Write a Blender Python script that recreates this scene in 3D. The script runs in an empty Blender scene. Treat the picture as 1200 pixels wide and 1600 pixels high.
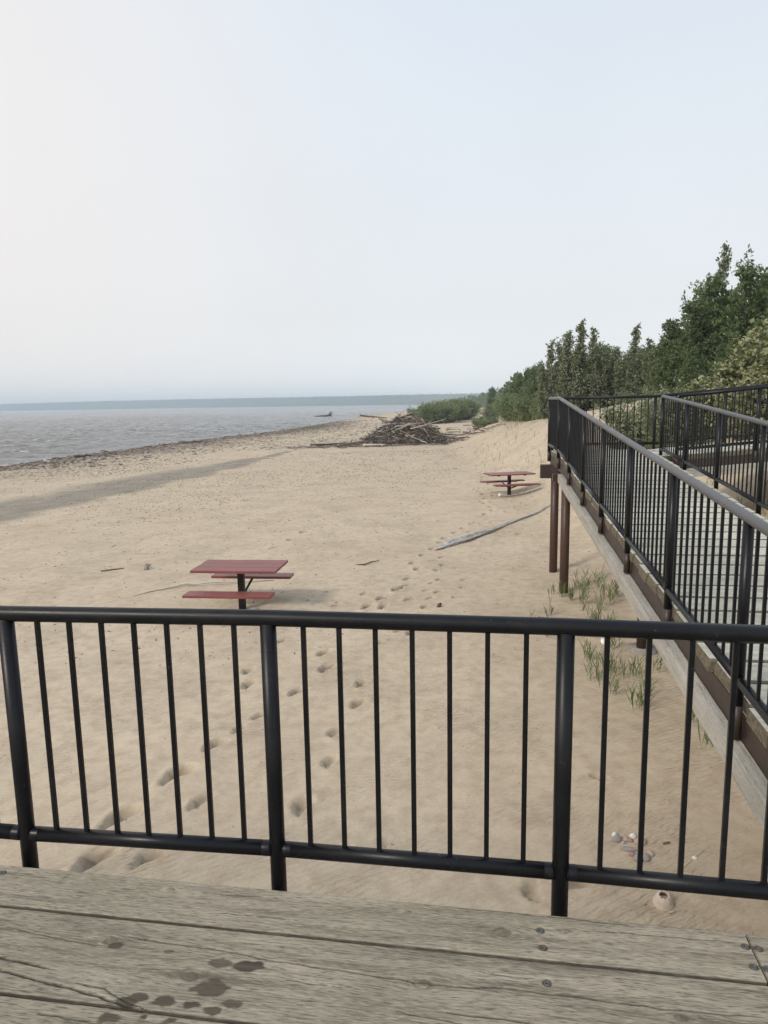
import bpy, math, random
import numpy as np
from mathutils import Matrix, Vector

random.seed(7)
rs = np.random.RandomState(11)
S = bpy.context.scene
COL = S.collection

# ------------------------------------------------------------------ camera
EYE = 3.4
P = math.atan(169.5 / 1095.0)
R = math.radians(0.95)
cam = bpy.data.cameras.new('camera')
cam.sensor_fit = 'HORIZONTAL'; cam.sensor_width = 36.0
cam.lens = 1095.0 / 1200.0 * 36.0
cam.clip_start = 0.05; cam.clip_end = 9000
camo = bpy.data.objects.new('camera', cam); COL.objects.link(camo)
f = Vector((0, math.cos(P), -math.sin(P))); up0 = Vector((0, math.sin(P), math.cos(P))); r0 = Vector((1, 0, 0))
right = math.cos(R) * r0 - math.sin(R) * up0
up = math.sin(R) * r0 + math.cos(R) * up0
m3 = Matrix((right, up, -f)).transposed().to_4x4()
camo.matrix_world = Matrix.Translation((0, 0, EYE)) @ m3
S.camera = camo

# ------------------------------------------------------------------ light
SUN_EL = math.radians(36); SUN_AZ = math.radians(228)      # azimuth clockwise from +Y: sun behind and to the left
w = bpy.data.worlds.new('World'); S.world = w; w.use_nodes = True
nt = w.node_tree; nt.nodes.clear(); N = nt.nodes.new; LK = nt.links.new
wo = N('ShaderNodeOutputWorld'); bg = N('ShaderNodeBackground'); bg.inputs[1].default_value = 0.1
sky = N('ShaderNodeTexSky'); sky.sky_type = 'NISHITA'; sky.sun_disc = False
sky.sun_elevation = SUN_EL; sky.sun_rotation = SUN_AZ
sky.air_density = 1.0; sky.dust_density = 6.0; sky.ozone_density = 1.0
tc = N('ShaderNodeTexCoord'); sep = N('ShaderNodeSeparateXYZ'); LK(tc.outputs['Generated'], sep.inputs[0])
rmp = N('ShaderNodeValToRGB'); LK(sep.outputs[2], rmp.inputs[0])
e = rmp.color_ramp.elements
e[0].position = 0.0; e[0].color = (0.72, 0.73, 0.745, 1)
e[1].position = 1.0; e[1].color = (0.45, 0.53, 0.65, 1)
x_ = e.new(0.12); x_.color = (0.615, 0.635, 0.655, 1)
x_ = e.new(0.30); x_.color = (0.58, 0.615, 0.655, 1)
x_ = e.new(0.50); x_.color = (0.53, 0.585, 0.65, 1)
# broad warm veil of thin haze towards the west (left), low in the sky
dot = N('ShaderNodeVectorMath'); dot.operation = 'DOT_PRODUCT'
nrm = N('ShaderNodeVectorMath'); nrm.operation = 'NORMALIZE'; LK(tc.outputs['Generated'], nrm.inputs[0])
LK(nrm.outputs[0], dot.inputs[0]); dot.inputs[1].default_value = Vector((-0.95, 0.22, 0.20)).normalized()
mr = N('ShaderNodeMapRange'); mr.inputs[1].default_value = 0.15; mr.inputs[2].default_value = 1.0; mr.interpolation_type = 'SMOOTHSTEP'
LK(dot.outputs['Value'], mr.inputs[0])
mix = N('ShaderNodeMix'); mix.data_type = 'RGBA'; mix.blend_type = 'MIX'
LK(mr.outputs[0], mix.inputs['Factor']); LK(rmp.outputs[0], mix.inputs[6]); mix.inputs[7].default_value = (0.72, 0.67, 0.635, 1)
# faint unevenness of the haze
cn = N('ShaderNodeTexNoise'); cn.inputs['Scale'].default_value = 1.6; cn.inputs['Detail'].default_value = 4
LK(tc.outputs['Generated'], cn.inputs['Vector'])
cm = N('ShaderNodeMapRange'); cm.inputs[1].default_value = .3; cm.inputs[2].default_value = .7; cm.inputs[3].default_value = 9.3; cm.inputs[4].default_value = 9.95
LK(cn.outputs[0], cm.inputs[0])
sc10 = N('ShaderNodeVectorMath'); sc10.operation = 'SCALE'; LK(cm.outputs[0], sc10.inputs['Scale'])
LK(mix.outputs[2], sc10.inputs[0])
mx = N('ShaderNodeMix'); mx.data_type = 'RGBA'; mx.inputs['Factor'].default_value = 0.93
LK(sky.outputs[0], mx.inputs[6]); LK(sc10.outputs[0], mx.inputs[7])
LK(mx.outputs[2], bg.inputs[0]); LK(bg.outputs[0], wo.inputs[0])

sl = bpy.data.lights.new('sun', 'SUN'); sl.energy = 1.5; sl.angle = math.radians(10); sl.color = (1.0, 0.93, 0.83)
so = bpy.data.objects.new('sun', sl); COL.objects.link(so)
sd = Vector((math.sin(SUN_AZ) * math.cos(SUN_EL), math.cos(SUN_AZ) * math.cos(SUN_EL), math.sin(SUN_EL)))
so.rotation_euler = sd.to_track_quat('Z', 'Y').to_euler(); so.location = (-20, -20, 30)

S.view_settings.view_transform = 'Standard'; S.view_settings.look = 'None'
S.view_settings.exposure = 0.55; S.view_settings.gamma = 1.0
try: S.view_settings.use_curve_mapping = False
except Exception: pass
S.render.engine = 'CYCLES'
S.cycles.use_denoising = True
S.cycles.max_bounces = 6; S.cycles.diffuse_bounces = 3; S.cycles.volume_bounces = 1
S.cycles.transparent_max_bounces = 8
S.cycles.caustics_reflective = False; S.cycles.caustics_refractive = False

# ------------------------------------------------------------------ numpy noise
_tab = np.random.RandomState(3).rand(256, 256)
def vnoise(x, y, seed=0):
    x = np.asarray(x, float) + seed * 17.3; y = np.asarray(y, float) + seed * 31.7
    xi = np.floor(x).astype(int); yi = np.floor(y).astype(int); fx = x - xi; fy = y - yi
    fx = fx * fx * (3 - 2 * fx); fy = fy * fy * (3 - 2 * fy)
    a = _tab[xi & 255, yi & 255]; b = _tab[(xi + 1) & 255, yi & 255]
    c = _tab[xi & 255, (yi + 1) & 255]; d = _tab[(xi + 1) & 255, (yi + 1) & 255]
    return (a * (1 - fx) + b * fx) * (1 - fy) + (c * (1 - fx) + d * fx) * fy - 0.5
def fbm(x, y, oct=4, seed=0):
    s = 0; a = 1.0
    for k in range(oct):
        s = s + a * vnoise(x * 2 ** k, y * 2 ** k, seed + k); a *= .5
    return s
def sstep(t):
    t = np.clip(t, 0, 1); return t * t * (3 - 2 * t)

# ------------------------------------------------------------------ materials
def newmat(name):
    m = bpy.data.materials.new(name); m.use_nodes = True
    t = m.node_tree; b = t.nodes['Principled BSDF']; return m, t, b
def node(t, typ, **kw):
    n = t.nodes.new(typ)
    for k, v in kw.items():
        if k.startswith('i_'): n.inputs[k[2:]].default_value = v
        elif k.startswith('n') and k[1:].isdigit(): n.inputs[int(k[1:])].default_value = v
        else: setattr(n, k, v)
    return n
def ramp(t, src, stops):
    r = t.nodes.new('ShaderNodeValToRGB'); t.links.new(src, r.inputs[0]); el = r.color_ramp.elements
    while len(el) < len(stops): el.new(0.5)
    for q, (p, c) in zip(el, stops): q.position = p; q.color = (*c, 1) if len(c) == 3 else c
    return r.outputs[0]
def noise(t, vec, scale, detail=4, rough=.55, mapscale=None):
    if mapscale:
        mp = t.nodes.new('ShaderNodeMapping'); mp.inputs['Scale'].default_value = mapscale
        t.links.new(vec, mp.inputs[0]); vec = mp.outputs[0]
    n = node(t, 'ShaderNodeTexNoise', i_Scale=scale, i_Detail=detail, i_Roughness=rough)
    t.links.new(vec, n.inputs['Vector']); return n.outputs[0]
def mixc(t, fac, a, b, mode='MIX'):
    m = t.nodes.new('ShaderNodeMix'); m.data_type = 'RGBA'; m.blend_type = mode
    for i, v in ((0, fac), (6, a), (7, b)):
        if isinstance(v, (int, float)): m.inputs[i].default_value = v
        elif isinstance(v, tuple): m.inputs[i].default_value = (*v, 1) if len(v) == 3 else v
        else: t.links.new(v, m.inputs[i])
    return m.outputs[2]
def maprange(t, v, a, b, c=0., d=1.):
    m = t.nodes.new('ShaderNodeMapRange')
    for i, q in enumerate((a, b, c, d)): m.inputs[i + 1].default_value = q
    t.links.new(v, m.inputs[0]); return m.outputs[0]
def math_(t, op, a, b=None):
    m = t.nodes.new('ShaderNodeMath'); m.operation = op
    for i, v in enumerate((a, b)):
        if v is None: continue
        if isinstance(v, (int, float)): m.inputs[i].default_value = v
        else: t.links.new(v, m.inputs[i])
    return m.outputs[0]
def bump(t, b, h, strength, dist, prev=None):
    n = node(t, 'ShaderNodeBump', i_Strength=strength, i_Distance=dist); t.links.new(h, n.inputs['Height'])
    if prev is not None: t.links.new(prev, n.inputs['Normal'])
    t.links.new(n.outputs[0], b.inputs['Normal']); return n.outputs[0]
def attr(t, name, kind='Fac'):
    return node(t, 'ShaderNodeAttribute', attribute_name=name).outputs[kind]
def objco(t): return t.nodes.new('ShaderNodeTexCoord').outputs['Object']
def geopos(t): return t.nodes.new('ShaderNodeNewGeometry').outputs['Position']

# sand
SAND, t, b = newmat('sand')
pos = geopos(t)
big = noise(t, pos, .35, 5)
mid = noise(t, pos, 6.0, 5, .6)
fine = noise(t, pos, 420, 3, .7)
c = ramp(t, big, [(.3, (.545, .455, .334)), (.7, (.64, .545, .408))])
c = mixc(t, maprange(t, mid, .42, .7), c, (.455, .360, .262))
c = mixc(t, maprange(t, fine, .25, .75, 0, .5), c, (.34, .27, .20))
grn = noise(t, pos, 55, 8, .82); c = mixc(t, maprange(t, grn, .50, .70, 0, .55), c, (.30, .245, .18)); c = mixc(t, maprange(t, grn, .46, .30, 0, .5), c, (.66, .57, .44))
c = mixc(t, maprange(t, noise(t, pos, 2.4, 7, .75), .52, .68, 0, .35), c, (.36, .30, .22))
c = mixc(t, math_(t, 'MULTIPLY', attr(t, 'print_shade'), .72), c, (.215, .175, .128))
wet = attr(t, 'wet'); wr = attr(t, 'wrack'); grit = attr(t, 'grit')
wn = math_(t, 'MULTIPLY', wet, maprange(t, noise(t, pos, .9, 7, .75), .30, .50, .45, .95))
c = mixc(t, wn, c, (.245, .22, .18))
n1 = noise(t, pos, 4.5, 7, .8)
n1b = noise(t, pos, 1.5, 6, .75)
th = maprange(t, math_(t, 'ADD', n1, math_(t, 'MULTIPLY', wr, .16)), .60, .68)
c = mixc(t, math_(t, 'MULTIPLY', th, maprange(t, wr, 0, .4)), c, (.125, .105, .085))
th2 = maprange(t, math_(t, 'ADD', n1b, math_(t, 'MULTIPLY', wr, .18)), .58, .72)
c = mixc(t, math_(t, 'MULTIPLY', th2, math_(t, 'MULTIPLY', wr, .65)), c, (.17, .145, .12))
gv = node(t, 'ShaderNodeTexVoronoi', i_Scale=17.0); t.links.new(pos, gv.inputs['Vector'])
gsel = node(t, 'ShaderNodeTexVoronoi', i_Scale=17.0); t.links.new(pos, gsel.inputs['Vector'])
gm = math_(t, 'MULTIPLY', maprange(t, gv.outputs['Distance'], .16, .24, 1, 0), maprange(t, math_(t, 'ADD', gsel.outputs['Color'], grit), 1.0, 1.1))
c = mixc(t, math_(t, 'MULTIPLY', gm, .65), c, (.12, .10, .08))
t.links.new(c, b.inputs['Base Color']); b.inputs['Roughness'].default_value = .92
b.inputs['Specular IOR Level'].default_value = .2
wv = node(t, 'ShaderNodeTexWave', i_Scale=5.2, i_Distortion=3.4, i_Detail=3.0); wv.inputs['Detail Scale'].default_value = 1.4
mp = node(t, 'ShaderNodeMapping'); mp.inputs['Rotation'].default_value = (0, 0, math.radians(62)); t.links.new(pos, mp.inputs[0]); t.links.new(mp.outputs[0], wv.inputs['Vector'])
rip = math_(t, 'MULTIPLY', wv.outputs['Fac'], maprange(t, noise(t, pos, .8, 2), .42, .62))
p1 = bump(t, b, rip, .75, .020)
p2 = bump(t, b, mid, .35, .02, p1)
bump(t, b, fine, .5, .003, p2)

# weathered deck timber (attribute grain gives a board coordinate that bends round the knots)
def wood_mat(name, base=(.30, .285, .245), dark=(.16, .15, .125), green=(.25, .255, .19), useattr=False, gscale=1.0, strong=.0):
    m, t, b = newmat(name)
    if useattr: co = attr(t, 'grain', 'Vector')
    else: co = objco(t)
    rnd = t.nodes.new('ShaderNodeObjectInfo').outputs['Random']
    ad = t.nodes.new('ShaderNodeVectorMath'); ad.operation = 'ADD'
    cmb = t.nodes.new('ShaderNodeCombineXYZ'); t.links.new(math_(t, 'MULTIPLY', rnd, 37.), cmb.inputs[0]); t.links.new(math_(t, 'MULTIPLY', rnd, 11.), cmb.inputs[2])
    t.links.new(co, ad.inputs[0]); t.links.new(cmb.outputs[0], ad.inputs[1]); v = ad.outputs[0]
    g1 = noise(t, v, 1, 5, .62, (1.6 * gscale, 26 * gscale, 26 * gscale))
    g2 = noise(t, v, 1, 4, .6, ((38 - 12 * strong) * gscale, (300 - 80 * strong) * gscale, 300 * gscale))
    g3 = noise(t, v, 1, 3, .6, (7 * gscale, 120 * gscale, 120 * gscale))
    bigv = noise(t, v, 2.2, 4)
    c = ramp(t, g1, [(.28, dark), (.46, base), (.70, tuple(min(1, q * (1.22 + .15 * strong)) for q in base))])
    c = mixc(t, maprange(t, bigv, .4, .7, 0, .7), c, green)
    c = mixc(t, maprange(t, g3, .36 + .07 * strong, .22 + .1 * strong, 0, .8), c, tuple(q * .42 for q in base))
    c = mixc(t, maprange(t, g2, .42 + .05 * strong, .24 + .10 * strong, 0, .85), c, tuple(q * .36 for q in base))
    c = mixc(t, maprange(t, g2, .54, .72, 0, .35 + .4 * strong), c, tuple(min(1, q * 1.6) for q in base))
    br = maprange(t, rnd, 0, 1, .84, 1.16)
    hs = node(t, 'ShaderNodeHueSaturation'); t.links.new(br, hs.inputs['Value']); t.links.new(c, hs.inputs['Color']); c = hs.outputs[0]
    if useattr:
        st = attr(t, 'stain')
        c = mixc(t, math_(t, 'MULTIPLY', st, maprange(t, g1, .3, .7, .65, .95)), c, (.060, .048, .035))
        c = mixc(t, math_(t, 'MULTIPLY', attr(t, 'crack_dirt_shade'), .93), c, (.03, .026, .02))
        c = mixc(t, math_(t, 'MULTIPLY', attr(t, 'knot'), .8), c, (.10, .078, .058))
    t.links.new(c, b.inputs['Base Color']); b.inputs['Roughness'].default_value = .82; b.inputs['Specular IOR Level'].default_value = .25
    p = bump(t, b, g1, .6, .004); p = bump(t, b, g3, .5, .002, p); bump(t, b, g2, .7, .0018, p)
    return m
DECKW = wood_mat('weathered_deck_wood', base=(.295, .263, .203), dark=(.120, .104, .076), green=(.215, .195, .142), useattr=True, strong=1.0)
RAMPW = wood_mat('grey_ramp_wood', base=(.50, .495, .435), dark=(.27, .26, .21), green=(.43, .42, .33), strong=.5)
BEAMW = wood_mat('pale_beam_wood', base=(.41, .395, .36), dark=(.22, .195, .155), green=(.34, .325, .26), gscale=.8, strong=.6)

def paint(name, col, rough=.35, metal=0, bumps=.3, dirt=(.15, .12, .1), dirtamt=.15, coat=0., spec=.5, chips=0.):
    m, t, b = newmat(name); pos = geopos(t)
    n = noise(t, pos, 3.0, 6, .7); n2 = noise(t, pos, 90, 4, .6)
    c = mixc(t, maprange(t, n, .52, .72, 0, dirtamt), col, dirt)
    c = mixc(t, maprange(t, n2, .66, .74, 0, dirtamt * 2.2), c, tuple(min(1, q * 2.5 + .03) for q in col))
    if chips: c = mixc(t, maprange(t, noise(t, pos, 42, 5, .7), .665, .70, 0, chips), c, (.14, .14, .15))
    t.links.new(c, b.inputs['Base Color']); b.inputs['Metallic'].default_value = metal
    t.links.new(maprange(t, n, .3, .7, rough * .8, rough * 1.25), b.inputs['Roughness'])
    b.inputs['Coat Weight'].default_value = coat; b.inputs['Specular IOR Level'].default_value = spec
    bump(t, b, n2, bumps, .0012); return m
BLACK = paint('black_rail_paint', (.0055, .006, .008), .36, dirt=(.035, .033, .031), dirtamt=.30, spec=.27, chips=.35)
BROWN = paint('brown_steel_paint', (.040, .025, .020), .5, dirt=(.11, .06, .035), dirtamt=.5)
PILE = paint('brown_pile_paint', (.055, .027, .018), .5, dirt=(.04, .022, .015), dirtamt=.6)
SHEEN = paint('painted_sheen_rail', (.085, .086, .090), .42, dirt=(.16, .155, .15), dirtamt=.5)  # black ramp top rails: grey sky reflection put into the base colour
TABLEB = paint('black_table_steel', (.009, .009, .010), .4, spec=.3)
SCREW = paint('screw_steel', (.13, .125, .12), .55, metal=.5, dirt=(.12, .06, .03), dirtamt=.8)
def red_mat():
    m, t, b = newmat('red_recycled_board'); co = objco(t)
    n = noise(t, co, 1, 5, .6, (3, 40, 40)); n2 = noise(t, co, 14, 6, .75)
    c = ramp(t, n, [(.3, (.170, .042, .036)), (.7, (.235, .066, .055))])
    c = mixc(t, maprange(t, n2, .62, .76, 0, .6), c, (.36, .19, .155))
    t.links.new(c, b.inputs['Base Color']); b.inputs['Roughness'].default_value = .42
    bump(t, b, n, .4, .002); return m
RED = red_mat()
def simple(name, c1, c2, scale=8, rough=.85, bd=.01):
    m, t, b = newmat(name); co = objco(t); n = noise(t, co, scale, 5, .65)
    t.links.new(ramp(t, n, [(.3, c1), (.7, c2)]), b.inputs['Base Color']); b.inputs['Roughness'].default_value = rough
    b.inputs['Specular IOR Level'].default_value = .25
    bump(t, b, n, .5, bd); return m
DRIFT = [simple('driftwood_grey', (.17, .15, .13), (.34, .31, .275), 14), simple('driftwood_brown', (.09, .062, .045), (.21, .155, .115), 14),
         simple('driftwood_dark', (.045, .037, .03), (.12, .10, .085), 14), simple('driftwood_pale', (.42, .38, .32), (.58, .53, .45), 14)]
EDGEW = simple('board_end_and_edge', (.08, .068, .046), (.22, .19, .14), 40, .95, .01)
LOGM = wood_mat('silver_log_wood', base=(.50, .48, .45), dark=(.12, .11, .10), green=(.30, .28, .25), gscale=.45, strong=1.0)
BARKM = simple('tree_bark', (.10, .085, .07), (.25, .23, .20), 10)
STONES = [simple('stone_grey', (.22, .21, .21), (.36, .34, .33), 30, .7, .002), simple('stone_tan', (.34, .26, .20), (.50, .40, .32), 30, .7, .002),
          simple('stone_pink', (.30, .17, .15), (.44, .28, .25), 30, .7, .002), simple('stone_white', (.62, .60, .56), (.78, .76, .72), 30, .6, .002)]
CLAY = simple('pale_clay', (.50, .42, .34), (.58, .50, .42), 30, .8, .002)
PLAST = simple('white_litter', (.78, .78, .78), (.9, .9, .9), 5, .5, .002)
CONC = simple('old_concrete', (.22, .20, .18), (.34, .32, .28), 20)

def leaf_mat(name, c1, c2, back, sat=1.0):
    m, t, b = newmat(name); t.nodes.remove(b)
    out = t.nodes['Material Output']
    ti = attr(t, 'tint'); geo = t.nodes.new('ShaderNodeNewGeometry')
    rnd = t.nodes.new('ShaderNodeObjectInfo').outputs['Random']
    c = mixc(t, ti, c1, c2)
    hs = node(t, 'ShaderNodeHueSaturation'); t.links.new(maprange(t, rnd, 0, 1, .8, 1.2), hs.inputs['Value']); t.links.new(maprange(t, rnd, 0, 1, .485, .51), hs.inputs['Hue']); t.links.new(c, hs.inputs['Color'])
    c = mixc(t, geo.outputs['Backfacing'], hs.outputs[0], back)
    d = t.nodes.new('ShaderNodeBsdfPrincipled'); t.links.new(c, d.inputs['Base Color']); d.inputs['Roughness'].default_value = .5
    d.inputs['Specular IOR Level'].default_value = .3
    tr = t.nodes.new('ShaderNodeBsdfTranslucent'); t.links.new(mixc(t, .5, c, (.20, .26, .05)), tr.inputs[0])
    ms = t.nodes.new('ShaderNodeMixShader'); ms.inputs[0].default_value = .28
    t.links.new(d.outputs[0], ms.inputs[1]); t.links.new(tr.outputs[0], ms.inputs[2]); t.links.new(ms.outputs[0], out.inputs[0]); return m
L_ASPEN = leaf_mat('poplar_leaf', (.070, .095, .036), (.185, .215, .095), (.27, .29, .215))
L_DARK = leaf_mat('dark_leaf', (.034, .062, .020), (.115, .165, .050), (.12, .155, .08))
L_YEL = leaf_mat('pale_yellow_leaf', (.10, .13, .045), (.30, .30, .13), (.38, .39, .25))
L_WILLOW = leaf_mat('willow_leaf', (.085, .135, .040), (.21, .27, .095), (.20, .23, .14))
L_GRASS = leaf_mat('grass_blade', (.075, .12, .04), (.17, .21, .09), (.16, .20, .09))

# ------------------------------------------------------------------ mesh helpers
class MB:
    def __init__(s): s.v = []; s.f = []
    def add(s, vs, fs):
        o = len(s.v); s.v.extend([tuple(q) for q in vs]); s.f.extend([tuple(i + o for i in q) for q in fs]); return s
    def box(s, c, size, M=None, taper=None):
        x, y, z = [q / 2 for q in size]
        vs = [Vector((sx * x, sy * y, sz * z)) for sx, sy, sz in ((-1,-1,-1),(1,-1,-1),(1,1,-1),(-1,1,-1),(-1,-1,1),(1,-1,1),(1,1,1),(-1,1,1))]
        if M is not None: vs = [M @ q for q in vs]
        vs = [q + Vector(c) for q in vs]
        return s.add(vs, [(3,2,1,0),(4,5,6,7),(0,1,5,4),(1,2,6,5),(2,3,7,6),(3,0,4,7)])
    def tube(s, pts, rad, n=8, cap=True):
        pts = [Vector(p) for p in pts]; k = len(pts)
        if not hasattr(rad, '__len__'): rad = [rad] * k
        o = len(s.v); prev = None
        for i, p in enumerate(pts):
            d = (pts[min(i + 1, k - 1)] - pts[max(i - 1, 0)])
            d = d.normalized() if d.length > 1e-9 else Vector((0, 0, 1))
            if prev is None:
                ref = Vector((0, 0, 1)) if abs(d.z) < .9 else Vector((1, 0, 0)); u = d.cross(ref).normalized()
            else:
                u = (prev - d * prev.dot(d)).normalized()
            prev = u; v_ = d.cross(u)
            for j in range(n):
                a = 2 * math.pi * j / n; s.v.append(tuple(p + (u * math.cos(a) + v_ * math.sin(a)) * rad[i]))
        for i in range(k - 1):
            for j in range(n):
                a = o + i * n + j; b_ = o + i * n + (j + 1) % n; s.f.append((a, b_, b_ + n, a + n))
        if cap:
            s.f.append(tuple(o + j for j in range(n - 1, -1, -1))); s.f.append(tuple(o + (k - 1) * n + j for j in range(n)))
        return s
    def mesh(s, name, mat, smooth=False, bevel=0):
        me = bpy.data.meshes.new(name); me.from_pydata(s.v, [], s.f); me.update()
        if mat: me.materials.append(mat)
        if smooth: me.polygons.foreach_set('use_smooth', [True] * len(me.polygons))
        return me
    def build(s, name, mat, parent=None, smooth=False, loc=None, bevel=0):
        o = bpy.data.objects.new(name, s.mesh(name, mat, smooth)); COL.objects.link(o)
        if parent is not None: o.parent = parent
        if loc is not None: o.location = loc
        if bevel:
            md = o.modifiers.new('bevel', 'BEVEL'); md.width = bevel; md.segments = 2; md.limit_method = 'ANGLE'
        return o
def npmesh(name, V, F, mat, attrs=None, smooth=False, mi=None):
    V = np.asarray(V, np.float32); F = np.asarray(F, np.int32); n, k = F.shape
    me = bpy.data.meshes.new(name); me.vertices.add(len(V)); me.vertices.foreach_set('co', V.ravel())
    me.loops.add(n * k); me.loops.foreach_set('vertex_index', F.ravel())
    me.polygons.add(n); me.polygons.foreach_set('loop_start', np.arange(0, n * k, k, dtype=np.int32))
    if smooth: me.polygons.foreach_set('use_smooth', np.ones(n, bool))
    me.update(calc_edges=True); me.validate()
    for nm, (dom, typ, arr) in (attrs or {}).items():
        a = me.attributes.new(nm, typ, dom); a.data.foreach_set('vector' if typ == 'FLOAT_VECTOR' else 'value', np.asarray(arr, np.float32).ravel())
    for q in (mat if isinstance(mat, (list, tuple)) else [mat]): me.materials.append(q)
    return me
def link(name, me, parent=None, loc=None, rotz=None, scale=None):
    o = bpy.data.objects.new(name, me); COL.objects.link(o)
    if parent is not None: o.parent = parent
    if loc is not None: o.location = loc
    if rotz is not None: o.rotation_euler = (0, 0, rotz)
    if scale is not None: o.scale = scale if hasattr(scale, '__len__') else (scale,) * 3
    return o
def tag(o, label=None, cat=None, group=None, kind=None):
    if label: o['label'] = label
    if cat: o['category'] = cat
    if group: o['group'] = group
    if kind: o['kind'] = kind
    return o
def empty(name, loc, label, cat, group=None, rotz=0):
    o = bpy.data.objects.new(name, None); COL.objects.link(o); o.location = loc; o.rotation_euler = (0, 0, rotz)
    o.empty_display_size = .2
    return tag(o, label, cat, group)
def grid_faces(nx, ny):
    i = np.arange(nx - 1)[None, :] + nx * np.arange(ny - 1)[:, None]
    i = i.ravel(); return np.stack([i, i + 1, i + 1 + nx, i + nx], 1)

# ------------------------------------------------------------------ terrain
WATER = -1.0
SHY = np.array([-400, 0, 40, 54.4, 62.3, 66.9, 75.4, 89.8, 108.5, 135, 180, 256, 373, 1070, 2500, 4000])
SHX = np.array([-34, -31, -30.2, -29.8, -29.3, -28.1, -27.0, -24.0, -19.5, -15.8, -11, -3.8, 14, 66, 210, 420])
FTY = np.array([-400, 0, 12, 28, 50, 64, 100, 200, 400, 1000, 4000])
FTX = np.array([3.4, 3.4, 3.9, 4.5, 4.4, 5.2, 14.5, 31, 60, 135, 600])
AMY = np.array([-400, 0, 12, 28, 40, 50, 64, 100, 400, 4000]); AMV = np.array([2.4, 2.4, 3.0, 3.4, 2.6, 2.0, 1.7, 1.8, 2.4, 4])
PRINTS = [(-2.28,5.45,-.62,1.35),(-1.99,6.11,-.62,1.4),(-1.77,6.69,-.6,1.1),(-1.66,5.62,-.5,.95),(-1.83,8.75,-.2,.9),(-1.74,8.28,-.3,.95),
 (-1.43,7.36,-.5,.8),(-1.61,7.04,-.4,.7),(-.88,9.35,-.6,1.1),(-.81,8.75,-.5,1.15),(-1.1,8.0,-.7,1.0),(-.33,8.2,-.4,.8),(-.35,7.62,-.4,.95),
 (-.57,6.9,-.35,.9),(-.58,6.25,-.3,.85),(-.76,5.51,-.2,1.0),(-2.28,4.87,-.5,1.4),(-1.86,4.87,-.7,1.1),(.98,4.42,-.1,.8),(.35,10.06,-.3,.8),
 (-.12,9.66,-.4,.8),(.18,10.19,-.5,.7),(-1.57,9.92,-.6,.8),(-.32,11.5,-.6,1.2),(-.08,12.0,-.6,1.1),(.19,12.54,-.6,1.1),(.43,13.38,-.6,1.0),
 (.31,12.71,-.5,.8),(.66,14.17,-.5,1.1),(.57,14.71,-.5,.9),(.83,15.46,-.5,1.0),(1.11,16.14,-.5,1.1),(1.34,16.89,-.5,1.0),(1.5,17.45,-.5,1.0),
 (1.84,18.13,-.5,1.1),(2.11,18.68,-.5,1.0),(2.42,19.36,-.5,1.0),(2.57,19.55,-.4,.9),(3.01,20.76,-.4,1.1),(3.32,21.35,-.4,1.0),(3.29,23.0,-.3,1.0),
 (3.85,24.5,-.3,1.2),(4.0,26.27,-.3,1.2),(4.11,28.33,-.2,1.2),(1.21,14.54,-.4,.8),(1.04,13.29,-.5,.8),(.94,12.36,-.6,.8),(.76,11.91,-.6,.8),
 (.64,11.37,-.4,.8),(-.87,11.68,-.7,.9),(-.41,12.31,-.6,.7),(4.08,21.52,-.8,.8),(4.48,22.57,-.8,.8),(4.98,23.25,-.8,.8),(3.68,20.93,-.4,.8),
 (1.32,4.52,-1.2,1.2),(-.05,5.0,.3,.6),(-2.55,4.6,-.4,1.2),(1.9,5.9,.7,.6)]
_pr = np.random.RandomState(5)
for k in range(40):                               # the trail goes on towards the driftwood pile
    q = k / 39.; PRINTS.append((3.3 + 3.4 * q + _pr.randn() * .22, 22 + 28 * q + _pr.randn() * .3, -.3 + _pr.randn() * .3, 1.35 + .5 * q))
for k in range(60):                               # older, scattered prints
    PRINTS.append((_pr.uniform(-9, 5), _pr.uniform(16, 44), _pr.uniform(-2, 2), _pr.uniform(.8, 1.4)))

for (a0, b0_, sc_, *_r) in [(p_[0], p_[1], p_[3]) for p_ in PRINTS[19:55]]:
    if _pr.rand() < .6: PRINTS.append((a0 + _pr.uniform(.2, .5), b0_ + _pr.uniform(-.4, .4), -.5 + _pr.randn() * .3, sc_ * .8))

def hbase(x, y):
    x = np.asarray(x, float); y = np.asarray(y, float)
    d = x - np.interp(y, SHY, SHX)
    d = d + 1.6 * vnoise(x * .12, y * .09, 4) + .5 * vnoise(x * .5, y * .4, 8)
    h = np.interp(d, [-60, -8, 0, 1.0, 4, 9, 14, 22, 30, 60], [-6, -1.9, -1.0, -.78, -.62, -.42, -.40, -.16, .0, .06])
    far = sstep((y - 110) / 80.); h = h * (1 - far) + far * np.interp(d, [-60, 0, 3, 14], [-6, -1.0, -.3, .35])
    h = h + .14 * np.exp(-((y - 25) / 9.) ** 2) * sstep((x - 1) / 4.)
    tt = (x - np.interp(y, FTY, FTX)) / np.interp(y, FTY, [6, 6, 6, 7, 6.5, 6.5, 9, 16, 20, 40, 80])
    h = h + np.interp(y, AMY, AMV) * sstep(tt) + .25 * fbm(x * .16, y * .16, 3, 2) * sstep(tt * 1.5)
    h = h + .045 * fbm(x * .35, y * .25, 3, 5) * sstep((d - 4) / 8.)
    return h
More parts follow.
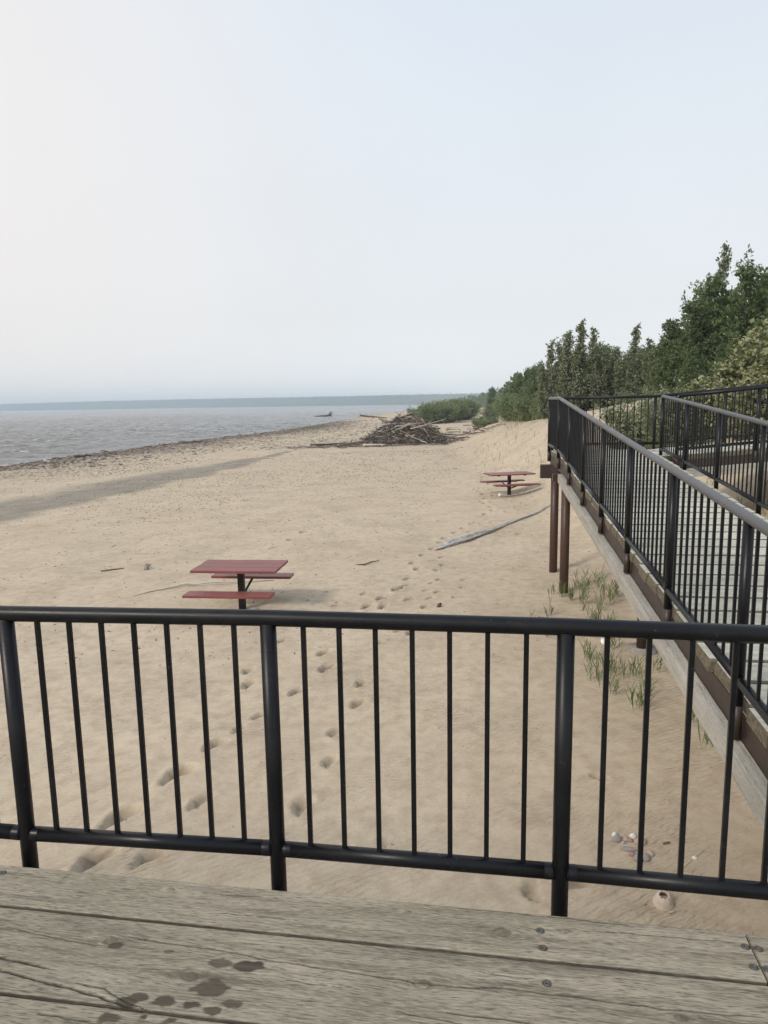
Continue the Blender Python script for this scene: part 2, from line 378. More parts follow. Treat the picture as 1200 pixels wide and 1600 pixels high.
def hfull(x, y, print_shade=None):
    h = hbase(x, y)
    near = np.clip((70 - y) / 30., 0, 1)
    h = h + near * (.012 * fbm(x * 1.4, y * 1.4, 3, 9) + .005 * fbm(x * 6, y * 6, 2, 6))
    for px, py, an, s in PRINTS:
        m = (np.abs(x - px) < .5 * s) & (np.abs(y - py) < .5 * s)
        if not m.any(): continue
        dx = x[m] - px; dy = y[m] - py
        u = dx * math.cos(an) + dy * math.sin(an); v = -dx * math.sin(an) + dy * math.cos(an)
        u = u + .03 * vnoise(dx * 14 + px * 9, dy * 14, 3); v = v + .04 * vnoise(dx * 11, dy * 11 + py * 5, 1)
        L = .15 * s; Wd = .065 * s
        r2 = np.sqrt((v / L) ** 2 + ((u - .25 * v * v / L) / (Wd * (1 + .25 * np.sin(v / L * 2)))) ** 2)
        dep = -.072 * s * (1 - sstep((r2 - .62) / .42)) * (1 - .25 * np.exp(-((v / L) / .3) ** 2))
        rim = .014 * s * np.exp(-((r2 - 1.35) / .32) ** 2) * (.6 + .8 * vnoise(dx * 9, dy * 9 + px, 2) + .4)
        h[m] = h[m] + dep + rim
        if print_shade is not None: print_shade[m] = np.maximum(print_shade[m], (1 - sstep((r2 - .75) / .3)) * (.65 + .7 * vnoise(dx * 20, dy * 20, 5)) * (1.25 if py > 11 else (1 if py > 7 else .8)))  # footprint hollows darkened in the sand colour, standing in for their shade
    return h
def hz(x, y): return float(hbase(np.array([x]), np.array([y]))[0])

def steps(a, b, f0, g, lim=1e9):
    out = [a]; 
    while out[-1] < b: out.append(out[-1] + min(lim, max(f0, g(out[-1]))))
    return out
xr = steps(4.6, 3900, .035, lambda q: (q - 4.6) * .035 + .035)
xl = [-q for q in steps(3.2, 3900, .035, lambda q: (q - 3.2) * .035 + .035)]
X = np.array(sorted(xl) + list(np.arange(-3.165, 4.59, .036)) + xr)
yb = [-q for q in steps(-3.2, 450, .05, lambda q: (q + 3.2) * .12 + .05)]
Y = np.array(sorted(yb)[:-1] + steps(3.2, 3900, .032, lambda q: .0034 * q if q < 75 else q * .02 - 1.2))
XX, YY = np.meshgrid(X, Y); xx = XX.ravel(); yy = YY.ravel()
PRINT_SHADE = np.zeros(len(xx)); Z = hfull(xx, yy, PRINT_SHADE)
d = xx - np.interp(yy, SHY, SHX)
# damp swale and the wrack line: real damp sand and real debris
wy = np.array([15, 24, 31, 38, 45, 51, 56]); wc = np.array([-19.6, -16.2, -13.8, -11.6, -9.5, -7.7, -6.6]); ww = np.array([3.9, 3.5, 3.0, 2.4, 1.5, .6, .05])
cd = (xx - np.interp(yy, wy, wc) + 1.3 * fbm(xx * .3, yy * .55, 5, 3)) / np.interp(yy, wy, ww)
wet = sstep((1.15 - np.abs(cd)) / np.where(cd > 0, .35, 1.0)) * ((yy > 2) & (yy < 57))
wet = np.maximum(wet, sstep((1.3 - d + 1.2 * fbm(xx * .6, yy * .2, 3, 6)) / 2.0) * .62)
wrack = .75 * np.exp(-((d - 2.0) / 2.4) ** 2) + .5 * np.exp(-((d - 7.5) / 5.5) ** 2) + .35 * sstep((yy - 52) / 8) * sstep((150 - yy) / 20) * sstep((1 - xx) / 4) * (.6 + vnoise(xx * .3, yy * .2, 3))
lee = np.exp(-(((xx - 2.5) / 9.) ** 2 + ((yy - 64) / 9.) ** 2)); wrack = np.clip(wrack + .6 * lee * (yy > 55), 0, 1)
rng_ = np.exp(-((yy - 46) / 14.) ** 2)
grit = np.clip(.10 + .16 * sstep((-xx - 2) / 4.) * sstep((60 - yy) / 20) + .22 * sstep(fbm(xx * .12, yy * .12, 3, 7) + .45) * sstep((yy - 14) / 8.), 0, .5)
grit = grit * (1 - .75 * np.exp(-((xx - np.interp(yy, [5, 12, 30, 50], [-.5, .5, 4, 7])) / 2.2) ** 2))
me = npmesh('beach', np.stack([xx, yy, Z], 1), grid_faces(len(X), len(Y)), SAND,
            {'wet': ('POINT', 'FLOAT', wet), 'wrack': ('POINT', 'FLOAT', wrack), 'grit': ('POINT', 'FLOAT', grit), 'print_shade': ('POINT', 'FLOAT', PRINT_SHADE)}, smooth=True)
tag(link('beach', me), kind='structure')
print('terrain', len(X), len(Y))

# ------------------------------------------------------------------ water
WM, t, b = newmat('lake_water'); pos = geopos(t)
fo = attr(t, 'foam')
fn = noise(t, pos, 1, 5, .7, (.9, 1.6, 1))
c = mixc(t, math_(t, 'MULTIPLY', fo, maprange(t, fn, .5, .6)), (.150, .145, .138), (.80, .81, .81))
t.links.new(c, b.inputs['Base Color'])
t.links.new(mixc(t, fo, (.10, .10, .10), (.6, .6, .6)), b.inputs['Roughness']); b.inputs['IOR'].default_value = 1.33
w1 = noise(t, pos, 1, 5, .65, (.55, 1.0, 1)); w2 = noise(t, pos, 1, 5, .62, (2.4, 4.2, 1)); w3 = noise(t, pos, 1, 3, .6, (.05, .14, 1))
p = bump(t, b, w1, 1.0, .7); p = bump(t, b, w2, .9, .16, p); bump(t, b, w3, .6, 2.0, p)
wx = np.concatenate([-np.array(steps(140, 3950, 3, lambda q: q * .05))[::-1], np.arange(-139, 30, .42), np.array(steps(31, 600, 2, lambda q: q * .06))])
wyv = np.concatenate([[-440, -200, -60], np.arange(0, 30, 1.5), np.array(steps(30, 3950, .3, lambda q: .0085 * q))])
WX, WY = np.meshgrid(wx, wyv); a = WX.ravel(); b2 = WY.ravel()
def wave(x, y):
    h = .085 * np.sin(.75 * x + 2.1 * y + 3 * vnoise(x * .06, y * .06, 2)) * (.6 + vnoise(x * .08, y * .1, 3))
    h = h + .25 * fbm(x * .26 + y * .05, y * .55, 5, 5) + .15 * vnoise(x * 1.1, y * 1.9, 3)
    return h
dw = a - np.interp(b2, SHY, SHX); cal = sstep((-dw) / 7.) * .85 + .15
hz_ = wave(a, b2) * cal * np.clip(1 - (b2 - 300) / 500, .15, 1)
foam = sstep((hz_ - .10) / .05) * sstep((vnoise(a * .05, b2 * .05, 9) + .25) / .3)
foam = np.maximum(foam, sstep((-.5 - np.abs(dw + .8) + 1.4) / .8) * .7 * (b2 < 300))
me = npmesh('lake_water', np.stack([a, b2, WATER + hz_], 1), grid_faces(len(wx), len(wyv)), WM, {'foam': ('POINT', 'FLOAT', foam)}, smooth=True)
tag(link('lake_water', me), kind='structure')
print('water', len(wx), len(wyv))

# ------------------------------------------------------------------ far shore
HM = simple('far_forest_green', (.018, .034, .026), (.040, .062, .048), .05, .9, 2.0)
hr = np.array([-1.1, -.8, -.54, -.4, -.27, -.13, 0, .07, .13, .2, .3, .5]); hd = np.array([3300, 3200, 3000, 2900, 2800, 2500, 2200, 1900, 1700, 1500, 1400, 1300])
ht = np.array([.0085, .0085, .0090, .0108, .0118, .0122, .0125, .0132, .0128, .016, .02, .03])
rr = np.linspace(-1.1, .5, 900)
D_ = np.interp(rr, hr, hd); T_ = np.interp(rr, hr, ht) * D_ + 2.4
T_ = T_ + 3.0 * fbm(rr * 22, rr * 0 + 3, 5, 2)
rows = []
for fr, hh in ((0, -1.6), (.01, 1.0), (.03, .75), (.06, .93), (.09, 1.0), (.13, .6), (.18, -.2)):
    z_ = np.full_like(T_, -1.6) if fr == 0 else (np.full_like(T_, 5.0) if fr == .01 else T_ * hh)
    rows.append(np.stack([rr * D_ * (1 + fr), D_ * (1 + fr), z_], 1))
me = npmesh('hills', np.concatenate(rows), grid_faces(900, 7), HM, smooth=True)
tag(link('hills', me), kind='structure')
# conifer tips along the far ridge and slope
mb_v = []; mb_f = []
q = np.random.RandomState(2)
for k in range(5200):
    r_ = q.uniform(-1.05, .45); D0 = np.interp(r_, hr, hd); T0 = np.interp(r_, hr, ht) * D0 + 2.4
    fr = q.choice([.0, .02, .05, .085], p=[.25, .15, .3, .3]); zb = {0.: -1., .02: T0 * .8 - 2, .05: T0 * .84 - 2, .085: T0 * .95 - 3}[fr]
    hh = q.uniform(4, 8) if fr else q.uniform(6, 11); ra = q.uniform(1.4, 3)
    if q.rand() < .03: hh += 3
    x0 = r_ * D0 * (1 + fr); y0 = D0 * (1 + fr); o = len(mb_v)
    mb_v += [(x0 - ra, y0, zb), (x0, y0 - ra, zb), (x0 + ra, y0, zb), (x0, y0 + ra, zb), (x0, y0, zb + hh)]
    mb_f += [(o, o + 1, o + 4), (o + 1, o + 2, o + 4), (o + 2, o + 3, o + 4), (o + 3, o, o + 4)]
tag(link('far_wood', npmesh('far_wood', mb_v, mb_f, HM)), 'blue hazy forest of conifers along the far lake shore', 'forest', kind='stuff')

# ------------------------------------------------------------------ vegetation
def leaves_mesh(name, pts, size, mat, rng, updir=.3, elong=1.5, wind=(0, 0, 0)):
    n = len(pts); pts = np.asarray(pts)
    a = rng.randn(n, 3) + np.array(wind) * 1.2; a /= np.linalg.norm(a, axis=1)[:, None]
    b = rng.randn(n, 3); b[:, 2] *= .8; b -= (b * a).sum(1)[:, None] * a; b /= np.linalg.norm(b, axis=1)[:, None]
    c = np.cross(a, b)
    s = size * rng.uniform(.55, 1.3, n)[:, None]
    v0 = pts - a * s * .5 * elong; v1 = pts + b * s * .42 + c * s * .1; v2 = pts + a * s * .5 * elong; v3 = pts - b * s * .42 + c * s * .1
    V = np.stack([v0, v1, v2, v3], 1).reshape(-1, 3); F = np.arange(4 * n).reshape(n, 4)
    return npmesh(name, V, F, mat, {'tint': ('FACE', 'FLOAT', rng.rand(n))})
def make_tree(seed, H, W, stems, nleaf, lsize, mat, upright=1.0, wind=.25, base=.08, taper=.75, clump=.10, spread=.3, elong=1.5, full=1.0, bl=1.0):
    rng = np.random.RandomState(seed); tb = MB(); segs = []
    for s_ in range(stems):
        h = H * (1 if s_ == 0 else rng.uniform(.55, .97)); an = rng.uniform(0, 6.28); off = spread * rng.rand() ** .5 * (s_ > 0)
        bx, by = off * W * math.cos(an), off * W * math.sin(an)
        ph = rng.rand() * 6; pts = []
        for k in range(9):
            u = k / 8.
            pts.append((bx * (.35 + .65 * u) + wind * H * .18 * u ** 1.6 + .03 * H * math.sin(u * 4 + ph), by * (.35 + .65 * u) + .03 * H * math.cos(u * 3.3 + ph) + wind * H * .06 * u, h * u))
        r0_ = .011 * H + .01
        tb.tube(pts, [r0_ * (1 - .9 * k / 8.) for k in range(9)], 6)
        P_ = np.array(pts); nb = int(26 * full)
        for k in range(nb):
            u = base + (1 - base) * (k + rng.rand()) / nb
            p0 = np.array([np.interp(u, np.linspace(0, 1, 9), P_[:, j]) for j in range(3)])
            ln = W * .5 * (1 - u) ** taper * rng.uniform(.55, 1.1) + .05 * H * rng.rand() + .12 * W * (u < .9)
            ln *= bl
            if stems > 1: ln *= .8
            az = rng.uniform(0, 6.28); el = rng.uniform(.25, .9) * upright + .35 * u
            dr = np.array([math.cos(az) * math.cos(el) + wind * .9, math.sin(az) * math.cos(el) + wind * .3, math.sin(el)])
            dr /= np.linalg.norm(dr); p1 = p0 + dr * ln * .5; p2 = p0 + dr * ln + np.array([wind * ln * .25, 0, .1 * ln])
            tb.tube([p0, p1, p2], [r0_ * .32 * (1 - u * .7), r0_ * .2 * (1 - u * .7), .004], 4, cap=False)
            segs.append((p0, p1, p2, ln))
        segs.append((P_[6], P_[7], P_[8], .18 * H)); segs.append((P_[6], P_[7], P_[8], .18 * H))
    ws = np.array([s_[3] for s_ in segs]); ws /= ws.sum()
    # sprays: small knots of leaves along every limb
    ns = nleaf // 9; idx = rng.choice(len(segs), ns, p=ws); u = rng.uniform(.12, 1.0, ns) ** .8
    A = np.array([segs[i][0] for i in idx]); B = np.array([segs[i][1] for i in idx]); C = np.array([segs[i][2] for i in idx])
    uu = u[:, None]; Pp = np.where(uu < .5, A + (B - A) * uu * 2, B + (C - B) * (uu * 2 - 1))
    L_ = np.array([segs[i][3] for i in idx])[:, None]
    Pp = Pp + rng.randn(ns, 3) * (clump * .8 + .10 * L_)
    Q = np.repeat(Pp, 9, 0) + rng.randn(ns * 9, 3) * clump * np.array([1, 1, .8])
    Q = Q[Q[:, 2] > .02]
    return tb.mesh('trunk', BARKM), leaves_mesh('crown', Q, lsize, mat, rng, wind=(wind, wind * .3, 0), elong=elong)
def place(kind, var, x, y, label, cat, group=None, rz=0, sc=1, sz=None, dz=-.08):
    e_ = empty(kind, (x, y, hz(x, y) + dz), label, cat, group, rz); e_.scale = (sc, sc, sz or sc)
    link('trunk', var[0], e_); link('crown', var[1], e_); return e_

ASP = [make_tree(20 + i, 6.0, 2.2 + .2 * i, [4, 5, 4, 3][i], 11000, .095, L_ASPEN, upright=1.5, wind=.20, taper=.9, clump=.055, spread=.42, bl=.62) for i in range(4)]
DRK = [make_tree(40 + i, 6.0, 5.2, 3, 21000, .12, L_DARK, upright=.8, wind=.42, base=.05, taper=.45, clump=.11, spread=.35, elong=2.0, full=1.0) for i in range(2)]
YEL = [make_tree(60 + i, 3.2, 2.2, 5, 5600, .115, L_YEL, upright=1.3, wind=.3, base=.06, taper=.7, clump=.07, spread=.6) for i in range(2)]
WIL = [make_tree(80 + i, 2.6, 3.4, 7, 12000, .085, L_WILLOW, upright=1.3, wind=.15, base=.03, taper=.45, clump=.11, spread=.9, elong=2.2) for i in range(2)]
BSH = [make_tree(90 + i, 2.2, 3.0, 6, 11000, .08, L_WILLOW, upright=1.2, wind=.12, base=.02, taper=.5, clump=.10, spread=.9) for i in range(2)]
BSA = make_tree(92, 2.2, 2.8, 6, 9000, .085, L_ASPEN, upright=1.2, wind=.12, base=.02, taper=.5, clump=.10, spread=.8)
FARV = [make_tree(95 + i, 8.0, 4.0, 2, 7000, .24, L_DARK, upright=1.0, wind=.1, base=.05, taper=.55, clump=.25, spread=.4) for i in range(2)]

def at_tree(kind, var, rx, y, topz, hmodel, label, cat, group=None, rz=0, wscale=1.0):
    x = rx * y; g = hz(x, y); top = EYE + topz * y; s = max(.3, (top - g + .08) / hmodel)
    return place(kind, var, x, y, label, cat, group, rz, s * wscale, s)
# front row of young poplars (ray x, distance, top)
G1 = 'young poplars at the edge of the beach'
front = [(.231, 47, .070, 'slender young poplar nearest the beach, just left of the ramp corner', .9),
         (.243, 46, .086, 'loose-crowned young poplar with airy top above the ramp corner', 1.),
         (.259, 45, .098, 'young poplar rising between the airy one and the tallest spire', .95),
         (.272, 44, .107, 'tallest spire of the young poplar group beside the beach', 1.),
         (.290, 45, .099, 'pointed young poplar just right of the tallest spire', .95),
         (.306, 43, .079, 'low rounded young poplar in the dip of the poplar row', 1.2),
         (.326, 44, .074, 'bushy young poplar left of the lone pointed one', 1.2),
         (.347, 42, .101, 'lone pointed young poplar above the far railing', .95),
         (.368, 43, .083, 'leafy young poplar right of the lone pointed one', 1.1),
         (.386, 40, .070, 'short leafy poplar tucked against the dark windblown trees', 1.2)]
for i, (rx, y, tz, lb, ws_) in enumerate(front):
    at_tree('poplar_tree', ASP[i % 4], rx, y, tz, 6.1, lb, 'tree', G1, rz=i * 1.7 * (i % 2), wscale=ws_)
# darker trees behind them
q = np.random.RandomState(8)
for i in range(15):
    rx = .205 + i * .0135; tz = np.interp(rx, [.2, .24, .28, .33, .38, .42], [.026, .050, .072, .062, .070, .085]) * q.uniform(.85, 1.05)
    at_tree('poplar_tree', DRK[i % 2] if i % 3 else ASP[i % 4], rx, 54 + q.uniform(-3, 6), tz, 6.0, 'dark leafy tree in the second row, half hidden behind the young poplars', 'tree', 'second row of trees behind the young poplars', rz=q.uniform(-.6, .6), wscale=1.1)
# big windblown trees right
big = [(.422, 31, .126, 'dark windblown tree with a ragged rounded left edge above the railing', 1.0),
       (.455, 32, .156, 'dark windblown broadleaf tree filling the middle of the tall clump', .85),
       (.492, 31, .170, 'tallest dark windblown broadleaf tree, below the poplar spire', .85),
       (.532, 32, .166, 'dark windblown tree at the right edge of the picture', .85),
       (.575, 30, .150, 'outermost dark windblown tree, beyond the right edge of the clump', .9),
       (.435, 27, .066, 'low dark tree at the foot of the tall windblown clump', .95),
       (.485, 27, .085, 'low dark tree under the tallest of the windblown trees', .95)]
for i, (rx, y, tz, lb, ws_) in enumerate(big):
    at_tree('windblown_tree', DRK[i % 2], rx, y, tz, 6.0, lb, 'tree', 'dark windblown trees behind the ramp', rz=[0, .3, -.4, .2, 0, .5, -.2][i], wscale=ws_)
at_tree('poplar_tree', ASP[0], .466, 35, .207, 6.1, 'tall poplar whose open leafy spire tops the dark windblown trees', 'tree', rz=.3, wscale=.72)
at_tree('poplar_tree', ASP[2], .61, 30, .13, 6.1, 'young poplar beyond the right edge of the windblown clump', 'tree', rz=.3)
# pale yellow-green poplars close behind the ramp
yel = [(.452, 19, .026, 'small yellow-green poplar sapling left of the pale thicket'), (.478, 18, .044, 'pale yellow-green poplar above the inner railing'),
       (.508, 17.5, .066, 'pale yellow-green poplar with windblown leaves, taller of the pair'), (.541, 17, .100, 'tallest pale yellow-green poplar at the right edge'),
       (.575, 16, .10, 'pale poplar beyond the right edge of the thicket'), (.525, 15.6, .03, 'low yellow-green shrub growing against the upper ramp')]
for i, (rx, y, tz, lb) in enumerate(yel):
    at_tree('poplar_sapling', YEL[i % 2], rx, y, tz, 3.2, lb, 'sapling', 'pale poplar saplings behind the upper ramp', rz=i * .7, wscale=1.15)
for i, (rx, y, tz, lb) in enumerate([(.372, 19.5, -.010, 'low leafy bush on the dune seen through the far railing'), (.400, 19, .000, 'green bush on the dune behind the inner railing corner'),
                                     (.428, 18, .004, 'rounded bush on the dune left of the yellow-green poplars'), (.345, 22, -.040, 'small bush in the sand on the dune slope'),
                                     ]):
    at_tree('dune_bush', BSA, rx, y, tz, 2.2, lb, 'bush', 'bushes on the dune behind the platform', rz=i, wscale=.9)
# bushes at the edge of the beach, left of the ramp corner
bl = [(.180, 64, .002, 'leftmost bush of the beach edge thicket'), (.189, 60, -.001, 'willowy bush at the left of the beach edge thicket'), (.199, 57, .002, 'rounded bush in the middle of the beach edge thicket'),
      (.209, 55, -.002, 'front bush of the beach edge thicket, low over the sand'), (.222, 52, .004, 'dense bush of the beach edge thicket near the ramp corner'), (.236, 50, .010, 'bush touching the ramp corner in view'),
      (.250, 50, .012, 'bush under the airy young poplar'), (.268, 49, .014, 'bush under the tallest poplar spire'), (.285, 47, .008, 'bush right of the tallest poplar spire'), (.303, 46, .0, 'bush at the left end of the dune ridge'),
      (.325, 44, .002, 'bush behind the dune ridge'), (.350, 42, .006, 'bush below the lone pointed poplar'), (.375, 39, .010, 'bush on top of the dune beside the windblown trees')]
for i, (rx, y, tz, lb) in enumerate(bl):
    at_tree('beach_bush', BSH[i % 2] if i % 2 else WIL[i % 4 // 2], rx, y, tz, 2.35, lb, 'bush', 'bushes along the edge of the beach', rz=i * 1.1, wscale=1.1)
# trees receding to the left of the poplars
for i, (rx, y, tz) in enumerate([(.182, 120, .022), (.186, 100, .026), (.190, 88, .030), (.194, 80, .036), (.203, 74, .044), (.213, 68, .046), (.222, 64, .052), (.176, 150, .018), (.192, 95, .033), (.208, 78, .042)]):
    at_tree('shore_tree', FARV[i % 2], rx, y, tz, 8.2, 'hazy dark tree of the row running away along the beach', 'tree', 'trees running away along the beach', rz=i * 1.3, wscale=.7)
at_tree('poplar_tree', FARV[0], .153, 190, .0195, 8.2, 'rounded hazy tree standing alone at the far end of the tree row', 'tree')
# willow thicket beyond the driftwood
q = np.random.RandomState(4)
for i in range(15):
    rx = .058 + .0044 * i + q.uniform(-.002, .002); y = 118 + 22 * (i / 14.) ** 2 + q.uniform(-5, 10)
    tz = np.interp(rx, [.04, .06, .08, .1, .13, .14], [-.012, -.0075, -.0035, .000, -.001, -.008]) + q.uniform(-.002, .002)
    at_tree('willow_shrub', WIL[i % 2], rx, y, tz, 2.7, 'green willow shrub in the thicket beyond the driftwood pile', 'shrub', 'willow thicket beyond the driftwood pile', rz=q.uniform(0, 6), wscale=1.15)
for i, (rx, y, tz, lb) in enumerate([(.140, 82, -.022, 'low grey-green shrub alone on the pale sand'), (.150, 130, -.006, 'small shrub at the far end of the sandy strip')]):
    at_tree('willow_shrub', WIL[i % 2], rx, y, tz, 2.7, lb, 'shrub', rz=i, wscale=1.3)
# distant wood along the receding shore: one mass
q = np.random.RandomState(6); pts = []; 
for k in range(900):
    y = 150 * math.exp(q.rand() * 2.1); rx = np.interp(y, [150, 300, 600, 1200], [.192, .162, .118, .080]) + abs(q.randn()) * .06
    x = rx * y; H = q.uniform(5, 9); g = hz(x, y); n = 34
    zz = q.rand(n) ** .8; rad = 2.4 * (1 - zz) ** .55 * q.uniform(.7, 1.3); an = q.rand(n) * 6.28
    pts.append(np.stack([x + rad * np.cos(an), y + rad * np.sin(an), g + H * zz], 1))
pts = np.concatenate(pts); tag(link('distant_wood', leaves_mesh('distant_wood', pts, 1.5, L_DARK, q, elong=1.2)), 'hazy wood along the bend of the lake shore', 'forest', kind='stuff')

# ------------------------------------------------------------------ railings
def T(p, o): return Vector(p) - Vector(o)
def ring(mb, c, d, r, n=12):
    d = Vector(d).normalized(); mb.tube([Vector(c) - d * .014, Vector(c) - d * .005, Vector(c) + d * .005, Vector(c) + d * .014], [r * 1.002, r * 1.02, r * 1.02, r * 1.002], n, cap=False)
_bal = {}
def bal_mesh(L, k=.0086):
    key = round(L, 3)
    if key not in _bal:
        mb = MB(); b_ = .0022
        prof = [(k - b_, -k), (k, -k + b_), (k, k - b_), (k - b_, k), (-k + b_, k), (-k, k - b_), (-k, -k + b_), (-k + b_, -k)]
        vs = [(x, y, 0) for x, y in prof] + [(x, y, L) for x, y in prof]
        mb.add(vs, [(i, (i + 1) % 8, (i + 1) % 8 + 8, i + 8) for i in range(8)])
        _bal[key] = mb.mesh('baluster', BLACK)
    return _bal[key]
def railing(name, label, posts, gaps, sep=.9, foot=.335, footcol=True, r=.0295, n=14, ext=(0, 0), group=None, topmat=None):
    """posts: (x, y, z of the lower rail); railing of pipe with square balusters"""
    o = posts[0]; root = empty(name, (o[0], o[1], o[2] - foot), label, 'railing', group)
    O = root.location
    P3 = [Vector(p) for p in posts]
    d0 = (P3[1] - P3[0]).normalized(); d1 = (P3[-1] - P3[-2]).normalized()
    tp = [p + Vector((0, 0, sep)) for p in P3]; tp[0] = tp[0] - d0 * ext[0]; tp[-1] = tp[-1] + d1 * ext[1]
    pts = []
    for i, p in enumerate(tp):
        if 0 < i < len(tp) - 1:
            a_ = (tp[i - 1] - p).normalized(); c_ = (tp[i + 1] - p).normalized(); pts += [p + a_ * .03, p, p + c_ * .03]
        else: pts.append(p)
    mb = MB().tube([q_ - O for q_ in pts], r, n); mb.build('top_rail', topmat or BLACK, root, True)
    for i in range(len(P3) - 1):
        d = (P3[i + 1] - P3[i]).normalized()
        mb = MB().tube([P3[i] - O + d * r * .7, P3[i + 1] - O - d * r * .7], r * .95, n)
        ring(mb, P3[i] - O + d * (r + .012), d, r * .95, n); ring(mb, P3[i + 1] - O - d * (r + .012), d, r * .95, n)
        mb.build('bottom_rail', BLACK, root, True)
        g = gaps[i] if hasattr(gaps, '__len__') else gaps
        for k in range(1, g):
            p = P3[i].lerp(P3[i + 1], k / g)
            c_ = link('baluster', bal_mesh(sep - r * 1.6), root, p - O + Vector((0, 0, r * .8)), math.atan2(d.y, d.x))
    L = foot + sep; fl = .19 if footcol else 0
    mp = MB().tube([(0, 0, -foot + fl), (0, 0, sep - r * .6)], r, n).mesh('post', BLACK, True)
    mf = MB().tube([(0, 0, -foot), (0, 0, -foot + fl)], r * 1.005, n).mesh('post_foot', BROWN, True) if footcol else None
    for p in P3:
        po = link('post', mp, root, p - O)
        if mf: link('post_foot', mf, po)
    return root

DECK = EYE - 1.77
near = [(-4.46, 2.98, 1.75), (-3.45, 2.835, 1.75), (-2.44, 2.695, 1.75), (-1.433, 2.552, 1.742), (-.422, 2.417, 1.75), (.603, 2.256, 1.752), (1.655, 2.075, 1.75)]
railing('near_railing', 'black pipe railing across the front of the wooden deck, with thin upright bars', near, 8, foot=.36, footcol=False, n=20, ext=(0, .06))

# ramp frame: a across, s along (horizontal metres)
U = Vector((.133, 1)).normalized(); A_ = Vector((U.y, -U.x)); O2 = Vector((1.448, 0)) 
O2 = O2 - U * (O2.dot(U))                        # s = 0 at the foot of the perpendicular
SL = .0774 / 1.0088
S1 = 12.36 * 1.0088 - Vector((1.448, 0)).dot(U) * 0 + O2.dot(U)
def RP(a, y=None, s=None): 
    # point on the ramp plan; y is the depth along the left rail line
    base = Vector((1.448 + .133 * y, y)); p = base + A_ * a; return p
Y0, Y1, Y2 = 2.18, 12.36, 13.98
def ry(yv): return EYE - 1.815 + .0774 * min(yv, Y1)     # lower rail height at a depth along the left rail
pl = []
for k in range(8):
    yv = 2.21 + 1.45 * k; p = RP(0, yv); pl.append((p.x, p.y, ry(yv)))
p = RP(0, Y2); pl.append((p.x, p.y, ry(Y2)))
pl[0] = (pl[0][0] + .0, pl[0][1], pl[0][2])
railing('ramp_railing', 'long black pipe railing along the left side of the ramp, its top rail shining grey', pl[:8] + [pl[8]], [11] * 7 + [12], group='railings of the boardwalk ramp', topmat=SHEEN)
pr = []
for k in range(8):
    yv = 2.21 + 1.45 * k + .12; p = RP(1.76, yv); pr.append((p.x, p.y, ry(yv)))
railing('ramp_railing', 'black pipe railing along the right side of the ramp, ending at the inner corner', pr, 11, group='railings of the boardwalk ramp', ext=(0, .03), topmat=SHEEN)
# platform back railing and upper ramp
US = .085
def UZ(a): return ry(Y1) + max(0, a - 1.9) * US
def UP(a, side):   # side 0 = front edge, 1 = back edge
    p = RP(a, (Y1 + .0) if side == 0 else Y2); return p
back = []
for a_, in ((0.06,), (2.0,)):
    p = UP(a_, 1); back.append((p.x, p.y, UZ(a_)))
for k in range(1, 6):
    a_ = 2.0 + 1.28 * k; p = UP(a_, 1); back.append((p.x, p.y, UZ(a_)))
railing('platform_railing', 'black railing along the back of the platform and up the second ramp', back, [15] + [10] * 5, group='railings of the boardwalk ramp')
fr_ = []
for k in range(6):
    a_ = 1.95 + 1.28 * k; p = UP(a_, 0); fr_.append((p.x, p.y - .10, UZ(a_)))
railing('upper_ramp_railing', 'black railing along the near side of the second, upper ramp', fr_, 10, group='railings of the boardwalk ramp')

# ------------------------------------------------------------------ ramp and platform
def frame_at(x, y, z, ux, slope=0, along=None):
    """object matrix with local x = ux (horizontal unit 2D), local y across, pitched"""
    X_ = Vector((ux[0], ux[1], slope)).normalized(); Y_ = Vector((-ux[1], ux[0], 0)); Z_ = X_.cross(Y_)
    return Matrix.Translation((x, y, z)) @ Matrix((X_, Y_, Z_)).transposed().to_4x4()
def plank_mesh(L, W, H, seed, nl=14, mat=None, b_=.006):
    rng = np.random.RandomState(seed); mb = MB()
    prof = [(-W/2, -H/2), (W/2, -H/2), (W/2, H/2 - b_), (W/2 - b_, H/2), (-W/2 + b_, H/2), (-W/2, H/2 - b_)]
    xs = np.linspace(0, L, nl); vs = []
    for i, x in enumerate(xs):
        dz = rng.uniform(-.0015, .0015); dy = rng.uniform(-.0012, .0012)
        e_ = rng.uniform(-.01, .012) if i in (0, nl - 1) else 0
        for (y, z) in prof: vs.append((x + e_ + (rng.uniform(-.004, .004) if i in (0, nl - 1) else 0), y + dy, z - H/2 + dz))
    k = len(prof); fs = [(i*k+j, i*k+(j+1) % k, (i+1)*k+(j+1) % k, (i+1)*k+j) for i in range(nl-1) for j in range(k)]
    fs = [tuple(reversed(q_)) for q_ in fs]
    fs += [tuple(range(k - 1, -1, -1))[::-1], tuple((nl-1)*k + j for j in range(k))[::-1]]
    mb.add(vs, fs); me = mb.mesh('plank', mat or RAMPW)
    import bmesh
    bm = bmesh.new(); bm.from_mesh(me); bmesh.ops.recalc_face_normals(bm, faces=bm.faces); bm.to_mesh(me); bm.free()
    if mat is None:
        me.materials.append(EDGEW)
        for p_ in me.polygons:
            if p_.normal.z < .9: p_.material_index = 1  # ends, long sides and bevels all take the darker wood
    return me
c0 = RP(.03, Y0)
ramp = empty('boardwalk_ramp', (c0.x, c0.y, 0), 'long grey plank ramp on brown steel rising to a square landing', 'ramp')
RO = ramp.location
def child(name, me, M, parent=ramp):
    o = bpy.data.objects.new(name, me); COL.objects.link(o); o.parent = parent
    o.matrix_basis = Matrix.Translation(-parent.location) @ M; return o
PW = .285
pm = [plank_mesh(1.70, PW - .020, .085, 100 + i, b_=.011) for i in range(6)]
def dz_(yv): return ry(yv) - .115
